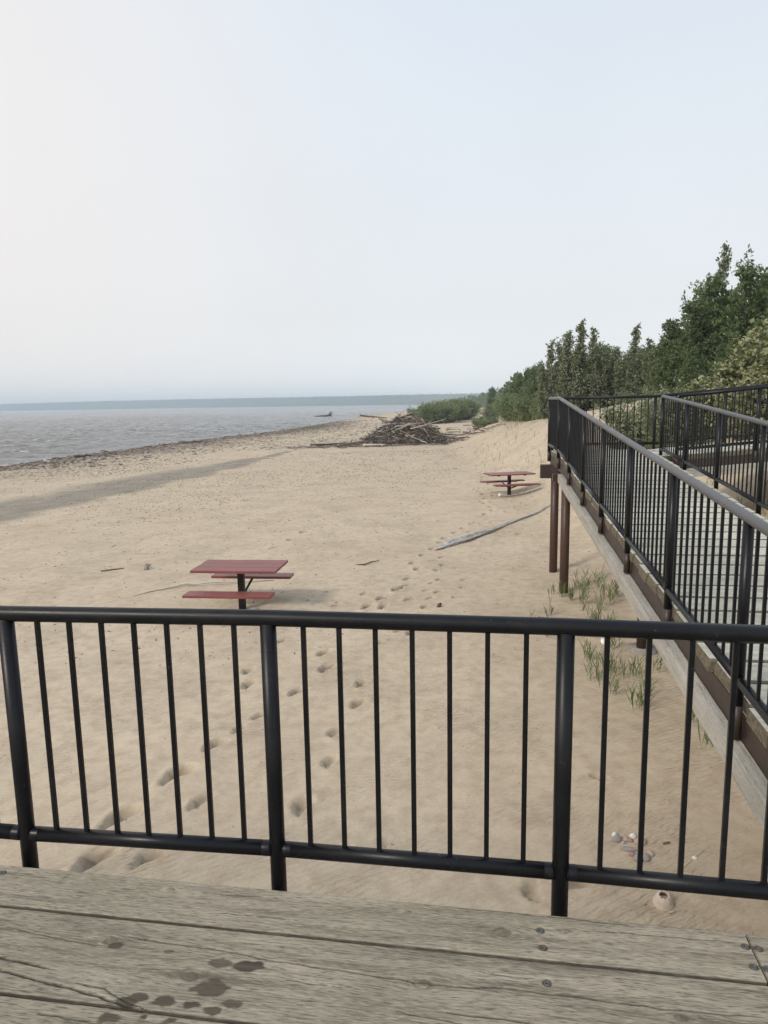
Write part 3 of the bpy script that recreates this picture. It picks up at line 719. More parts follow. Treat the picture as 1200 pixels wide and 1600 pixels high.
yv = Y0 + PW / 2; i = 0
q = np.random.RandomState(17)
while yv < Y1 - .1:
    p = RP(.034 + q.uniform(-.016, .010), yv)
    # local x across the ramp, local y along it (pitched)
    Xv = Vector((A_.x, A_.y, 0)); Yv = Vector((U.x, U.y, SL)).normalized(); Zv = Xv.cross(Yv)
    M = Matrix.Translation((p.x, p.y, dz_(yv) + q.uniform(-.002, .002))) @ Matrix((Xv, Yv, Zv)).transposed().to_4x4()
    child('plank', pm[i % 6], M); yv += PW / 1.0088; i += 1
pm2 = [plank_mesh(1.88, PW - .018, .085, 140 + i, b_=.01) for i in range(3)]
while yv < Y2 + .12:
    p = RP(.032 + q.uniform(-.006, .006), yv); Xv = Vector((A_.x, A_.y, 0)); Yv = Vector((U.x, U.y, 0)); Zv = Xv.cross(Yv)
    M = Matrix.Translation((p.x, p.y, dz_(Y1) + q.uniform(-.002, .002))) @ Matrix((Xv, Yv, Zv)).transposed().to_4x4()
    child('plank', pm2[i % 3], M); yv += PW / 1.0088; i += 1
def rampbeam(name, mat, a0, a1, y0, y1, v0, v1, parent=ramp):
    """long member: across a0..a1, heights v0..v1 measured from the lower-rail plane"""
    mb = MB(); vs = []
    for yy_ in (y0, y1):
        for a_, v_ in ((a0, v0), (a1, v0), (a1, v1), (a0, v1)):
            p = RP(a_, yy_); vs.append(Vector((p.x, p.y, ry(yy_) + v_)))
    L = (vs[4] - vs[0]).length
    # local frame so that the grain runs along the member
    X_ = (vs[4] - vs[0]).normalized(); Y_ = Vector((-X_.y, X_.x, 0)).normalized(); Z_ = X_.cross(Y_)
    M = Matrix.Translation(vs[0]) @ Matrix((X_, Y_, Z_)).transposed().to_4x4(); Mi = M.inverted()
    mb.add([Mi @ q_ for q_ in vs], [(0,1,2,3),(7,6,5,4),(0,4,5,1),(1,5,6,2),(2,6,7,3),(3,7,4,0)])
    me = mb.mesh(name, mat); o = child(name, me, M, parent)
    md = o.modifiers.new('bevel', 'BEVEL'); md.width = .004; md.segments = 2
    return o
rampbeam('steel_channel', BROWN, .034, .046, Y0, Y1, -.395, -.204)
rampbeam('steel_channel', BROWN, .034, .046, Y1 + .002, Y2 + .08, -.395, -.204)
rampbeam('steel_channel', BROWN, 1.70, 1.712, Y0, Y1 - .3, -.395, -.204)
edges = [Y0 - .4, 4.9, 8.4, 11.95]
for i in range(3): rampbeam('timber_beam', BEAMW, -.050, .032, edges[i] + .003, edges[i + 1] - .003, -.497, -.352)
rampbeam('timber_beam', BEAMW, .85, .93, Y0, Y1, -.40, -.205)
def pile(x, y, ztop, r=.078, parent=ramp, mat=PILE, name='pile'):
    zb = hz(x, y) - .4; mb = MB().tube([(x, y, zb), (x, y, (zb + ztop) / 2), (x, y, ztop)], [r * 1.02, r, r * .99], 20)
    mb.v = [tuple(Vector(v_) - parent.location) for v_ in mb.v]; return mb.build(name, mat, parent, True)
for yv, aa in ((12.12, .115), (13.62, .09), (12.12, 1.55), (13.62, 1.75), (8.4, 1.35), (4.9, 1.35), (8.4, .12)):
    p = RP(aa, yv)
    if yv in (8.4,) and aa == .12: continue
    pile(p.x, p.y, ry(yv) - (.50 if aa != 1.35 else .41))
for yv in (12.12, 13.62):
    mb = MB(); p = RP(.88, yv); M = Matrix(((A_.x, U.x, 0), (A_.y, U.y, 0), (0, 0, 1)))
    mb.box(Vector((p.x, p.y, ry(Y1) - (.46 if yv < 13 else .50))) - RO, (2.0 if yv < 13 else 2.15, .17, .12 if yv < 13 else .26), M); mb.build('cap_beam', BROWN, ramp)
# concrete footing with a dark stub under the ramp
fx, fy = 3.48, 9.15
mb = MB().tube([(fx, fy, -.3), (fx, fy, .06)], [.20, .19], 16); mb.v = [tuple(Vector(v_) - RO) for v_ in mb.v]; mb.build('footing', CONC, ramp, True)
mb = MB().tube([(fx, fy, .0), (fx, fy, ry(8.4) - .41)], .07, 14); mb.v = [tuple(Vector(v_) - RO) for v_ in mb.v]; mb.build('pile', PILE, ramp, True)

# upper ramp: planks run front to back
p = UP(1.92, 0)
uramp = empty('upper_ramp', (p.x, p.y, 0), 'second plank ramp climbing to the right from the landing behind the inner railing', 'ramp')
pm3 = [plank_mesh(1.74, PW - .009, .085, 160 + i) for i in range(4)]
a_ = 1.92 + PW / 2; i = 0
while a_ < 8.6:
    p = RP(a_, Y1 - .07); Yv = Vector((-A_.x, -A_.y, -US)).normalized(); Xv = Vector((U.x, U.y, 0)); Zv = Xv.cross(Yv)
    M = Matrix.Translation((p.x, p.y, UZ(a_) - .115 + q.uniform(-.002, .002))) @ Matrix((Xv, Yv, Zv)).transposed().to_4x4()
    child('plank', pm3[i % 4], M, uramp); a_ += PW; i += 1
def ubeam(name, mat, y0, y1, v0, v1, a0=1.93, a1=8.6):
    mb = MB(); vs = []
    for a_ in (a0, a1):
        for yy_, v_ in ((y0, v0), (y1, v0), (y1, v1), (y0, v1)):
            p = RP(a_, yy_); vs.append(Vector((p.x, p.y, UZ(a_) + v_)))
    X_ = (vs[4] - vs[0]).normalized(); Y_ = Vector((-X_.y, X_.x, 0)).normalized(); Z_ = X_.cross(Y_)
    M = Matrix.Translation(vs[0]) @ Matrix((X_, Y_, Z_)).transposed().to_4x4(); Mi = M.inverted()
    mb.add([Mi @ q_ for q_ in vs], [(3,2,1,0),(4,5,6,7),(1,5,4,0),(2,6,5,1),(3,7,6,2),(0,4,7,3)]); o = child(name, mb.mesh(name, mat), M, uramp)
    md = o.modifiers.new('bevel', 'BEVEL'); md.width = .004; md.segments = 2
ubeam('steel_channel', BROWN, Y1 - .055, Y1 - .043, -.395, -.204)
ubeam('timber_beam', BEAMW, Y1 - .14, Y1 - .06, -.50, -.352)
ubeam('steel_channel', BROWN, Y2 + .03, Y2 + .042, -.395, -.204)
for a_ in (5.4, 7.6):
    for yv in (Y1 + .1, Y2 - .1):
        p = RP(a_, yv); pile(p.x, p.y, UZ(a_) - .40, parent=uramp)

# ------------------------------------------------------------------ near deck
DO = Vector((-.41, 2.359, DECK)); ang = math.atan2(-.432, 2.778)
E1 = Vector((math.cos(ang), math.sin(ang), 0)); E2 = Vector((math.sin(ang), -math.cos(ang), 0))
deck = empty('wooden_deck', tuple(DO), 'weathered grey-green plank deck in the foreground under the near railing', 'deck', rotz=ang)
KN = [(-.484,.327,.016),(-.16,.431,.019),(.567,.363,.020),(.813,.154,.0),(1.321,.382,.013),(-.833,.051,.009),(-.399,.063,.010),(.485,.063,.009),(1.021,.083,.012),
      (.813,.115,.02),(.30,.62,.016),(-.95,.62,.014),(2.1,.11,.015)]
CR = [([(-.911,.313),(-.687,.339),(-.49,.356)],.0016,.003),
      ([(-.47,.302),(-.103,.318),(.077,.335),(.446,.355),(.626,.362),(.839,.346),(1.065,.35),(1.301,.357),(1.567,.349)],.0026,.006),
      ([(-.94,.432),(-.814,.441),(-.579,.467)],.0042,.007),([(-.9,.482),(-.777,.489),(-.485,.529),(-.38,.546),(-.211,.573)],.0040,.007),
      ([(-.55,.500),(-.40,.515),(-.30,.550),(-.20,.572)],.0022,.004),
      ([(.595,.453),(.909,.46),(1.2,.458)],.0032,.006),([(.463,.47),(.699,.488),(.9,.5)],.0016,.003),
      ([(-.252,.068),(-.013,.053)],.0020,.004),([(1.092,.068),(1.572,.059)],.0016,.003),([(.62,.018),(1.1,.022),(1.3,.030)],.0016,.004),
      ([(-.2,.155),(.15,.150)],.0012,.002),([(.1,.405),(.33,.412)],.0012,.002),([(.75,.30),(.92,.303)],.0012,.002),([(-.6,.62),(-.1,.64),(.3,.63)],.0025,.005)]
ST = [(-.269,.346,15),(.014,.37,40),(-.083,.369,30),(-.08,.465,50),(-.283,.526,28),(-.201,.531,30),(-.114,.531,22),(-.034,.542,25),(.01,.512,30),
      (-.306,.547,30),(-.334,.607,30),(-.143,.59,15),(-.232,.591,12),(-.16,.60,14),(-.46,.345,22)]
SCR = [(.942,.088,1),(.945,.165,1),(.947,.307,4),(.95,.50,4),(1.598,.072,1),(1.594,.158,1),(1.636,.076,2),(1.634,.16,2),(-1.095,.055,1),(-1.09,.16,1),(-1.09,.30,4)]
def deck_plank(a0, a1, b0, b1, da=.0045, db=.0026, th=.085):
    na = max(2, int((a1 - a0) / da)); nb = max(4, int((b1 - b0) / db))
    a = np.linspace(a0, a1, na); b = np.linspace(b0, b1, nb)
    tb = (b - b0) / (b1 - b0)
    Ag, Bg = np.meshgrid(a, b); Tg = np.repeat(tb[:, None], na, 1)
    # uneven long edges
    ed0 = .0025 * vnoise(Ag * 7, Ag * 0 + b0 * 90, 3) + .0012 * vnoise(Ag * 60, Ag * 0 + b0 * 50, 4)
    ed1 = .0025 * vnoise(Ag * 7, Ag * 0 + b1 * 90, 5) + .0012 * vnoise(Ag * 60, Ag * 0 + b1 * 50, 6)
    Bp = Bg + ed0 * (1 - Tg) - ed1 * Tg
    g = Bp.copy(); kn = np.zeros_like(Ag)
    z = .0012 * fbm(Ag * 3, Bp * 14, 3, 2)
    for ka, kb, kr in KN:
        if kr <= 0: continue
        da_ = (Ag - ka); db_ = (Bp - kb); w = np.exp(-(da_ / (kr * 5)) ** 2 - (db_ / (kr * 2.4)) ** 2)
        g = g - db_ * w * .85
        rr_ = np.sqrt((da_ / (kr * 1.25)) ** 2 + (db_ / (kr * .8)) ** 2)
        kn = np.maximum(kn, np.maximum(.55 * sstep((1.0 - rr_) / .3), np.exp(-((rr_ - 1.05) / .22) ** 2) * (.6 + vnoise(da_ * 80 + ka * 9, db_ * 80, 2)))); z = z + .0020 * np.exp(-rr_ ** 2) - .0022 * np.exp(-((rr_ - 1.05) / .16) ** 2)
    ck = np.zeros_like(Ag)
    for pts, wd, dp in CR:
        pa = np.array([q_[0] for q_ in pts]); pb = np.array([q_[1] for q_ in pts])
        if pb.min() > b1 + .03 or pb.max() < b0 - .03: continue
        m = (Ag >= pa[0]) & (Ag <= pa[-1])
        yb_ = np.interp(Ag, pa, pb) + .005 * vnoise(Ag * 22, Ag * 0, 7) + .002 * vnoise(Ag * 90, Ag * 0, 8)
        endf = np.clip(np.minimum(Ag - pa[0], pa[-1] - Ag) / .08, 0, 1) * (.55 + .9 * np.abs(vnoise(Ag * 12, Ag * 0 + 3, 9)) + .1)
        dd = np.abs(Bp - yb_) / (wd * 1.35 * np.maximum(endf, .08)); q_ = np.exp(-dd ** 4) * m * np.minimum(endf * 2.4, 1)
        z = z - dp * q_; ck = np.maximum(ck, q_)
    for sa, sb, _ in SCR:
        if b0 < sb < b1:
            rr_ = np.hypot(Ag - sa, Bp - sb); z = z - .0045 * sstep((.0165 - rr_) / .004); ck = np.maximum(ck, .85 * sstep((.0165 - rr_) / .004)); ck = np.maximum(ck, .35 * np.exp(-((Ag - sa) / .05) ** 2 - ((Bp - sb) / .006) ** 2))
    # rounded arrises
    e0 = np.clip((Bp - b0 - ed0) / .006, 0, 1); e1_ = np.clip((b1 - ed1 - Bp) / .006, 0, 1)
    z = z - .0035 * ((1 - e0) ** 2 + (1 - e1_) ** 2)
    st = np.zeros_like(Ag)
    for sa, sb, sw in ST:
        w_ = sw * .00098; hgt = w_ * .50
        rr_ = np.sqrt(((Ag - sa + .3 * (Bp - sb)) / (w_ * (1.1 + .7 * fbm(Ag * 25, Bp * 40, 3, 1)))) ** 2 + ((Bp - sb) / (hgt * (1.1 + .7 * fbm(Ag * 30 + 5, Bp * 60, 3, 2)))) ** 2)
        st = np.maximum(st, sstep((1.25 - rr_) / .30) * (1.0 + .35 * vnoise(np.full_like(Ag, sa * 40), Bp * 0 + sb * 40, 3)))
    # outer edge splintered
    V = np.stack([Ag, -Bp, z], 2).reshape(-1, 3); F = grid_faces(na, nb)[:, ::-1]
    n0 = len(V)
    # skirt
    idx = np.arange(na * nb).reshape(nb, na); loop = np.concatenate([idx[0], idx[1:, -1], idx[-1, -2::-1], idx[-2:0:-1, 0]])
    SV = V[loop].copy(); SV[:, 2] = -th; m_ = len(loop); k = np.arange(m_)
    F2 = np.stack([loop, loop[(k + 1) % m_], n0 + (k + 1) % m_, n0 + k], 1)
    V = np.concatenate([V, SV]); SK = len(SV); F = np.concatenate([F, F2[:, ::-1][:, [0, 1, 2, 3]]])
    ex = lambda q_: np.concatenate([q_.ravel(), q_.ravel()[loop]])
    gr = np.stack([ex(Ag) + b0 * 13, ex(g), np.zeros(len(V))], 1); gr[n0:, 2] = -th
    me = npmesh('plank', V, F, DECKW, {'grain': ('POINT', 'FLOAT_VECTOR', gr), 'stain': ('POINT', 'FLOAT', ex(st)), 'crack_dirt_shade': ('POINT', 'FLOAT', np.concatenate([np.maximum(ck, .75 * sstep(1 - np.minimum(np.abs(Bp - b0) if b0 > .1 else 9, np.abs(Bp - b1)) / .004)).ravel(), np.full(SK, .8)])), 'knot': ('POINT', 'FLOAT', ex(kn))}, smooth=False)  # plank sides and seam edges coloured dark: painted gap shade plus joint dirt
    sm = np.zeros(len(me.polygons), bool); sm[:len(grid_faces(na, nb))] = True; me.polygons.foreach_set('use_smooth', sm)
    return link('plank', me, deck)
planks = []
planks.append(deck_plank(-4.2, -1.605, .012, .218, .05, .02))
planks.append(deck_plank(-1.60, 1.611, .012, .218))
planks.append(deck_plank(1.617, 2.05, .012, .218, .006, .004))
planks.append(deck_plank(2.056, 5.0, .012, .218, .05, .02))
planks.append(deck_plank(-1.45, 2.4, .228, .566))
planks.append(deck_plank(-4.2, -1.455, .228, .566, .05, .02)); planks.append(deck_plank(2.405, 5.0, .228, .566, .05, .02))
planks.append(deck_plank(-1.3, 2.2, .576, .86, .007, .005)); planks.append(deck_plank(-4.2, -1.305, .576, .86, .05, .02)); planks.append(deck_plank(2.205, 5, .576, .86, .05, .02))
bb = .87
for k in range(13):
    sp = 1.6 * (k % 2) - .6
    planks.append(deck_plank(-4.2, sp, bb, bb + .284, .08, .04)); planks.append(deck_plank(sp + .006, 5, bb, bb + .284, .08, .04)); bb += .293
# screws
def screw_mesh():
    mb = MB(); n = 16
    vs = []
    for r_, z_ in ((.0112, -.004), (.0112, .0005), (.0096, .0018), (.0042, .0014), (.0034, -.0022)): 
        vs += [(r_ * math.cos(2 * math.pi * j / n), r_ * math.sin(2 * math.pi * j / n), z_) for j in range(n)]
    fs = [(i * n + j, i * n + (j + 1) % n, (i + 1) * n + (j + 1) % n, (i + 1) * n + j) for i in range(4) for j in range(n)]
    fs.append(tuple(4 * n + j for j in range(n))); mb.add(vs, fs); return mb.mesh('screw', SCREW, True)
SM = screw_mesh()
for sa, sb, pi_ in SCR:
    link('screw', SM, planks[pi_], (sa, -sb, -.0025))
# fascia and joists under the deck
for i, (y_, mt, th_, z0, z1) in enumerate([(-.002, BROWN, .012, -.30, -.088)]):
    mb = MB().box((.4, y_ - .012, (z0 + z1) / 2), (9.2, th_, z1 - z0)); mb.build('steel_channel', mt, deck)
for k in range(12):
    mb = MB().box((-3.9 + .78 * k, -2.35, -.18), (.045, 4.5, .18)); mb.build('joist', BEAMW, deck)
for px_, py_ in ((-3.9, -.3), (-.8, -.3), (1.2, -3.2), (-3.9, -3.2), (4.3, -.3)):
    pw = DO + E1 * px_ - E2 * py_ * 1
    mb = MB().tube([(px_, py_, -2.2), (px_, py_, -.275)], .08, 16); mb.build('pile', PILE, deck, True)

# ------------------------------------------------------------------ picnic tables
def board(name, x0, x1, y0, y1, z, th, parent, mat=RED):
    me = plank_mesh(x1 - x0, y1 - y0, th, int(abs(y0 * 1000)) % 97 + 3, 6, mat)
    o = link(name, me, parent, (x0, (y0 + y1) / 2, z)); return o
def picnic_table(label, x, y, rz, L=1.44):
    z0 = hz(x, y); t_ = empty('picnic_table', (x, y, z0), label, 'picnic table', 'red picnic tables on the beach', rz)
    h = L / 2
    for y0, y1 in ((-.42, -.145), (-.138, .137), (.144, .42)): board('tabletop_board', -h, h, y0, y1, .765, .042, t_)
    for s_ in (-1, 1):
        y0, y1 = (.50, .79) if s_ > 0 else (-.79, -.50)
        o = board('seat_board', -h, h, y0, y1, .445, .042, t_)
        mb = MB().box((0, s_ * .645, .387), (L * .72, .05, .028)); mb.build('seat_rail', TABLEB, t_)
        # arm from the post up to the seat
        mb = MB(); a0 = Vector((0, s_ * .04, .22)); a1 = Vector((0, s_ * .62, .375)); mb.tube([a0, a1], .024, 4); mb.build('seat_arm', TABLEB, t_)
        # cross bars under the top, with triangular ends
        xx_ = s_ * L * .30
        mb = MB(); vs = []
        for yy_, zz_ in ((-.34, .722), (.34, .722), (.27, .682), (-.27, .682)):
            vs += [(xx_ - .02, yy_, zz_), (xx_ + .02, yy_, zz_)]
        mb.add(vs, [(0,2,3,1),(2,4,5,3),(4,6,7,5),(6,0,1,7),(0,6,4,2),(1,3,5,7)]); mb.build('top_crossbar', TABLEB, t_)
    MB().box((0, 0, .70), (L * .62, .06, .04)).build('top_rail', TABLEB, t_)
    MB().box((0, 0, .20), (.105, .105, .97)).build('post', TABLEB, t_, bevel=.008)
    return t_
picnic_table('nearer red picnic table on one black post, standing in sand left of the footprints', -2.45, 11.62, math.radians(-6.3))
picnic_table('farther red picnic table on one black post, near the end of the ramp', 4.42, 24.5, math.radians(13), 1.62)

# ------------------------------------------------------------------ driftwood
def stick_mesh(name, L, r, mat, seed, n=7, k=8, crook=.06, knob=False, endr=.35):
    rng = np.random.RandomState(seed); pts = []; rad = []
    ox = oy = 0
    for i in range(k):
        u = i / (k - 1); ox += rng.randn() * crook * L / k; oy += rng.randn() * crook * L / k
        pts.append((u * L - L / 2, ox, oy)); rad.append(r * (1 - (1 - endr) * u) * rng.uniform(.88, 1.12))
    mb = MB().tube(pts, rad, n)
    for j in range(rng.randint(0, 3)):
        i = rng.randint(2, k - 1); p = Vector(pts[i]); d_ = Vector((rng.uniform(.3, 1), rng.randn(), rng.randn())).normalized()
        mb.tube([p, p + d_ * L * .08, p + d_ * L * .16 + Vector((0, 0, .01))], [r * .45, r * .3, r * .12], 5)
    return mb.mesh(name, mat, True)
q = np.random.RandomState(21)
sticks = [stick_mesh('driftwood_stick', 1.0, [.035, .03, .026, .04, .022, .03, .05, .028][i % 8], DRIFT[[0, 1, 2, 0, 1, 3, 2, 1, 0, 3, 1, 0][i % 12]], 300 + i, crook=.10) for i in range(12)]
PC = (1.9, 60.5)
def mound(x, y):
    dx = (x - PC[0]) / 3.7; dy = (y - PC[1]) / 3.0; r_ = math.hypot(dx, dy)
    return 2.3 * max(0, 1 - r_) ** .75
n_ind = 0
for k in range(210):
    an = q.uniform(0, 6.28); rr_ = q.rand() ** .6 * .98
    x = PC[0] + math.cos(an) * rr_ * 3.6; y = PC[1] - abs(math.sin(an)) * rr_ * 2.9 if q.rand() < .72 else PC[1] + abs(math.sin(an)) * rr_ * 2.9
    L = q.uniform(.9, 3.0); z = hz(x, y) + mound(x, y) * q.uniform(.86, 1.03) + .05
    o = link('driftwood_stick', sticks[q.randint(12)], None, (x, y, z)); s_ = L; o.scale = (s_, q.uniform(.8, 1.9), q.uniform(.8, 1.9))
    yaw = q.uniform(0, 3.14) if q.rand() < .4 else q.uniform(-.5, .5) + (0 if q.rand() < .5 else 3.14)
    slope_ = (mound(x + .4 * math.cos(yaw), y + .4 * math.sin(yaw)) - mound(x - .4 * math.cos(yaw), y - .4 * math.sin(yaw))) / .8
    o.rotation_euler = (q.uniform(0, 6), -math.atan(slope_) * .8 + q.randn() * .34, yaw)
    tag(o, 'weathered stick heaped in the big driftwood pile', 'driftwood', 'driftwood in the big pile')
def stick(x0, y0, z0, x1, y1, z1, r, mat, label, seed, cat='driftwood', group=None, crook=.05, endr=.4, name='driftwood_log'):
    p0 = Vector((x0, y0, z0)); p1 = Vector((x1, y1, z1)); d_ = p1 - p0; L = d_.length
    o = link(name, stick_mesh(name, L, r, mat, seed, 9, 12, crook, endr=endr), None, (p0 + p1) / 2)
    o.rotation_mode = 'QUATERNION'; o.rotation_quaternion = d_.to_track_quat('X', 'Z'); return tag(o, label, cat, group)
stick(2.3, 57.3, 1.35, 5.3, 59.6, 2.0, .055, DRIFT[3], 'pale bleached branch sticking out to the right of the driftwood pile', 1)
stick(-1.9, 60, 2.45, .4, 60, 2.25, .085, DRIFT[1], 'brown pole jutting from the top left of the driftwood pile', 2)
stick(-1.6, 56.0, .15, .2, 56.1, .16, .11, DRIFT[3], 'short pale log lying at the front foot of the driftwood pile', 3)
stick(-6.0, 58.3, .08, -2.3, 59.9, .22, .08, DRIFT[2], 'long dark log on the sand left of the driftwood pile', 4)
stick(-3.6, 57.4, .1, -.9, 57.7, .35, .10, DRIFT[1], 'brown log reaching out of the left foot of the driftwood pile', 5)
stick(1.0, 57.6, 1.5, 3.4, 58.4, 1.72, .045, DRIFT[3], 'thin white branch lying across the front of the driftwood pile', 6)
stick(4.0, 59, .9, 7.1, 58.8, .12, .09, DRIFT[1], 'long brown log sloping off the right side of the driftwood pile', 7)
stick(4.2, 60, .55, 7.9, 61, .2, .06, DRIFT[0], 'grey log trailing from the right foot of the driftwood pile', 8)
# fine brushwood filling the pile
mb = MB(); q = np.random.RandomState(33)
for k in range(2600):
    an = q.uniform(0, 6.28); rr_ = q.rand() ** .55 * (1.0 if q.rand() < .8 else 1.25); x = PC[0] + math.cos(an) * rr_ * 3.6; y = PC[1] + math.sin(an) * rr_ * 2.95
    z = hz(x, y) + mound(x, y) * q.uniform(.6, 1.04) + q.uniform(0, .12); L = q.uniform(.25, 1.1); yaw = q.uniform(0, 6.28); pt = q.randn() * .55
    d_ = Vector((math.cos(yaw) * math.cos(pt), math.sin(yaw) * math.cos(pt), math.sin(pt))); c_ = Vector((x, y, z)); mb.tube([c_ - d_ * L / 2, c_ + d_ * L / 2], [q.uniform(.015, .04), .01], 3, cap=False)
for k in range(700):      # low brush spread to the left and right of the pile
    x = PC[0] + q.randn() * 3.9 - .8; y = PC[1] - 2.4 + q.randn() * 1.1; z = hz(x, y) + .03 + abs(q.randn()) * .06; L = q.uniform(.2, 1.0); yaw = q.randn() * .6
    d_ = Vector((math.cos(yaw), math.sin(yaw), q.randn() * .08)); c_ = Vector((x, y, z)); mb.tube([c_ - d_ * L / 2, c_ + d_ * L / 2], [q.uniform(.012, .04), .01], 3, cap=False)
me = mb.mesh('brushwood', None)
for m_ in DRIFT[:3]: me.materials.append(m_)
pi3 = q.randint(0, 3, 3300); me.polygons.foreach_set('material_index', np.repeat(pi3, 3).astype(np.int32)); 
tag(link('brushwood', me), 'tangle of fine twigs filling the driftwood pile', 'brushwood', kind='stuff')
# loose pieces on the sand right of the pile and along the strip
q = np.random.RandomState(41)
for k in range(34):
    y = q.uniform(60, 100); x = np.interp(y, [60, 80, 100], [7.2, 9.5, 12]) + q.randn() * 1.8; L = q.uniform(.6, 2.2)
    o = link('driftwood_stick', sticks[q.randint(12)], None, (x, y, hz(x, y) + .06)); o.scale = (L, 2.2, 2.2); o.rotation_euler = (q.uniform(0, 6), q.randn() * .1, q.randn() * .5)
    tag(o, 'loose driftwood stick on the sand between the pile and the bushes', 'driftwood', 'loose driftwood between the pile and the bushes')
q = np.random.RandomState(42)
for k in range(26):
    y = q.uniform(52, 120); x = np.interp(y, SHY, SHX) + q.uniform(1.2, 6); L = q.uniform(.7, 2.6)
    o = link('driftwood_stick', sticks[q.randint(12)], None, (x, y, hz(x, y) + .05)); o.scale = (L, 2.4, 2.4); o.rotation_euler = (q.uniform(0, 6), q.randn() * .08, q.randn() * .6 + .6)
    tag(o, 'dark driftwood stick washed up along the waterline', 'driftwood', 'driftwood along the waterline')
# stranded log in the lake
lg = empty('stranded_log', (-22.5, 262, WATER), 'dark log with an upright root end stranded in the shallow lake', 'log')
MB().tube([(-3.4, 0, .05), (-1, .2, .18), (1.5, 0, .30), (3.2, -.1, .42)], [.12, .24, .30, .36], 8).build('trunk', DRIFT[2], lg, True)
mb = MB()
for d_ in ((.3, .1, 1.5), (.9, -.2, 1.1), (-.4, .1, 1.0), (.9, .2, .2), (.5, .5, 1.25), (1.0, -.3, -.3)):
    p0 = Vector((3.0, -.1, .35)); mb.tube([p0, p0 + Vector(d_) * .5, p0 + Vector(d_) + Vector((.1, 0, .1))], [.26, .16, .05], 6)
mb.build('root', DRIFT[2], lg, True)

# big silver log in front of the far table
pts = [(1.17, 15.95), (1.6, 16.55), (2.05, 17.1), (2.5, 17.7), (2.9, 18.2), (3.4, 18.95), (4.0, 19.75), (4.6, 20.45), (5.1, 21.0)]
rad = [.05, .095, .105, .09, .058, .048, .042, .038, .03]
V = []; F = []; n = 26; q = np.random.RandomState(3)
pp = [Vector((x, y, hz(x, y) + r_ * .45)) for (x, y), r_ in zip(pts, rad)]
M_ = 90; ks = np.linspace(0, len(pts) - 1, M_)
mid_ = pp[4]
for i, kk in enumerate(ks):
    c_ = Vector([np.interp(kk, range(len(pts)), [p_[j] for p_ in pp]) for j in range(3)]); r_ = float(np.interp(kk, range(len(pts)), rad))
    c2 = Vector([np.interp(min(kk + .1, len(pts) - 1.0001) , range(len(pts)), [p_[j] for p_ in pp]) for j in range(3)]); d_ = (c2 - c_); d_ = d_.normalized() if d_.length > 1e-6 else d_last
    d_last = d_; u_ = d_.cross(Vector((0, 0, 1))).normalized(); v_ = u_.cross(d_)
    c_ = c_ + u_ * .010 * math.sin(kk * 4)
    for j in range(n):
        th = 2 * math.pi * j / n; rr_ = r_ * (1 + .75 * float(vnoise(th * 2.2 + .4 * kk, kk * .8, 3)) + .30 * float(vnoise(th * 5, kk * 2.2, 5)) + (.5 if i < 30 else .2) * float(vnoise(th * 3, kk * 9, 8))) * (.55 + .45 * min(1, i / 3.))
        V.append(c_ + (u_ * math.cos(th) + v_ * math.sin(th) * .85) * rr_)
mb = MB(); mb.v = [tuple(v_) for v_ in V]
for i in range(M_ - 1):
    for j in range(n): mb.f.append((i * n + j, i * n + (j + 1) % n, (i + 1) * n + (j + 1) % n, (i + 1) * n + j))
mb.f.append(tuple(range(n))[::-1]); mb.f.append(tuple((M_ - 1) * n + j for j in range(n)))
# local frame along the log for the grain
dm = (pp[-1] - pp[0]).normalized(); Y_ = Vector((-dm.y, dm.x, 0)).normalized(); Mx = Matrix.Translation(pp[0]) @ Matrix((dm, Y_, dm.cross(Y_))).transposed().to_4x4(); Mi = Mx.inverted()
mb.v = [tuple(Mi @ Vector(v_)) for v_ in mb.v]
o = bpy.data.objects.new('driftwood_log', mb.mesh('driftwood_log', LOGM, True)); COL.objects.link(o); o.matrix_world = Mx
tag(o, 'long silver-grey driftwood log with a thick gnarled end, beside the footprints', 'log')

def path_stick(name, pts, rad, mat, label, cat, n=6, lift=.5):
    mb = MB(); mb.tube([(x, y, hz(x, y) + r_ * lift + (z_ if z_ else 0)) for (x, y, z_), r_ in zip(pts, rad)], rad, n)
    c_ = Vector((pts[0][0], pts[0][1], hz(*pts[0][:2]))); mb.v = [tuple(Vector(v_) - c_) for v_ in mb.v]
    return tag(mb.build(name, mat, None, True, loc=c_), label, cat)
path_stick('white_branch', [(-4.72, 12.74, 0), (-4.5, 12.95, .01), (-4.27, 13.08, .015), (-4.05, 13.2, .03), (-3.88, 13.3, .05), (-3.7, 13.26, .04), (-3.4, 13.33, .05), (-3.1, 13.36, .04), (-2.6, 13.42, .02), (-2.2, 13.5, 0)],
           [.008, .012, .016, .019, .026, .020, .018, .016, .013, .008], DRIFT[3], 'thin bleached white branch lying behind the nearer picnic table', 'branch')
path_stick('twig', [(-6.16, 14.84, 0), (-5.95, 14.95, .01), (-5.74, 15.07, .0)], [.022, .017, .012], DRIFT[1], 'short brown stick alone on the sand left of the nearer table', 'stick')
path_stick('twig', [(-.6, 14.55, 0), (-.42, 14.50, .02), (-.28, 14.68, .03), (-.13, 14.84, .02)], [.014, .016, .013, .008], DRIFT[2], 'dark crooked twig on the sand between the table and the silver log', 'twig')
path_stick('twig', [(3.2, 11.0, 0), (3.3, 11.25, .02), (3.28, 11.5, .06)], [.008, .007, .004], DRIFT[1], 'thin dry twig in the sand in front of the brown piles', 'twig')
path_stick('twig', [(2.43, 10.72, 0), (2.56, 10.55, .03), (2.7, 10.5, .01), (2.88, 10.4, .0)], [.006, .007, .006, .003], DRIFT[1], 'bent dry stalk lying left of the brown piles', 'twig')
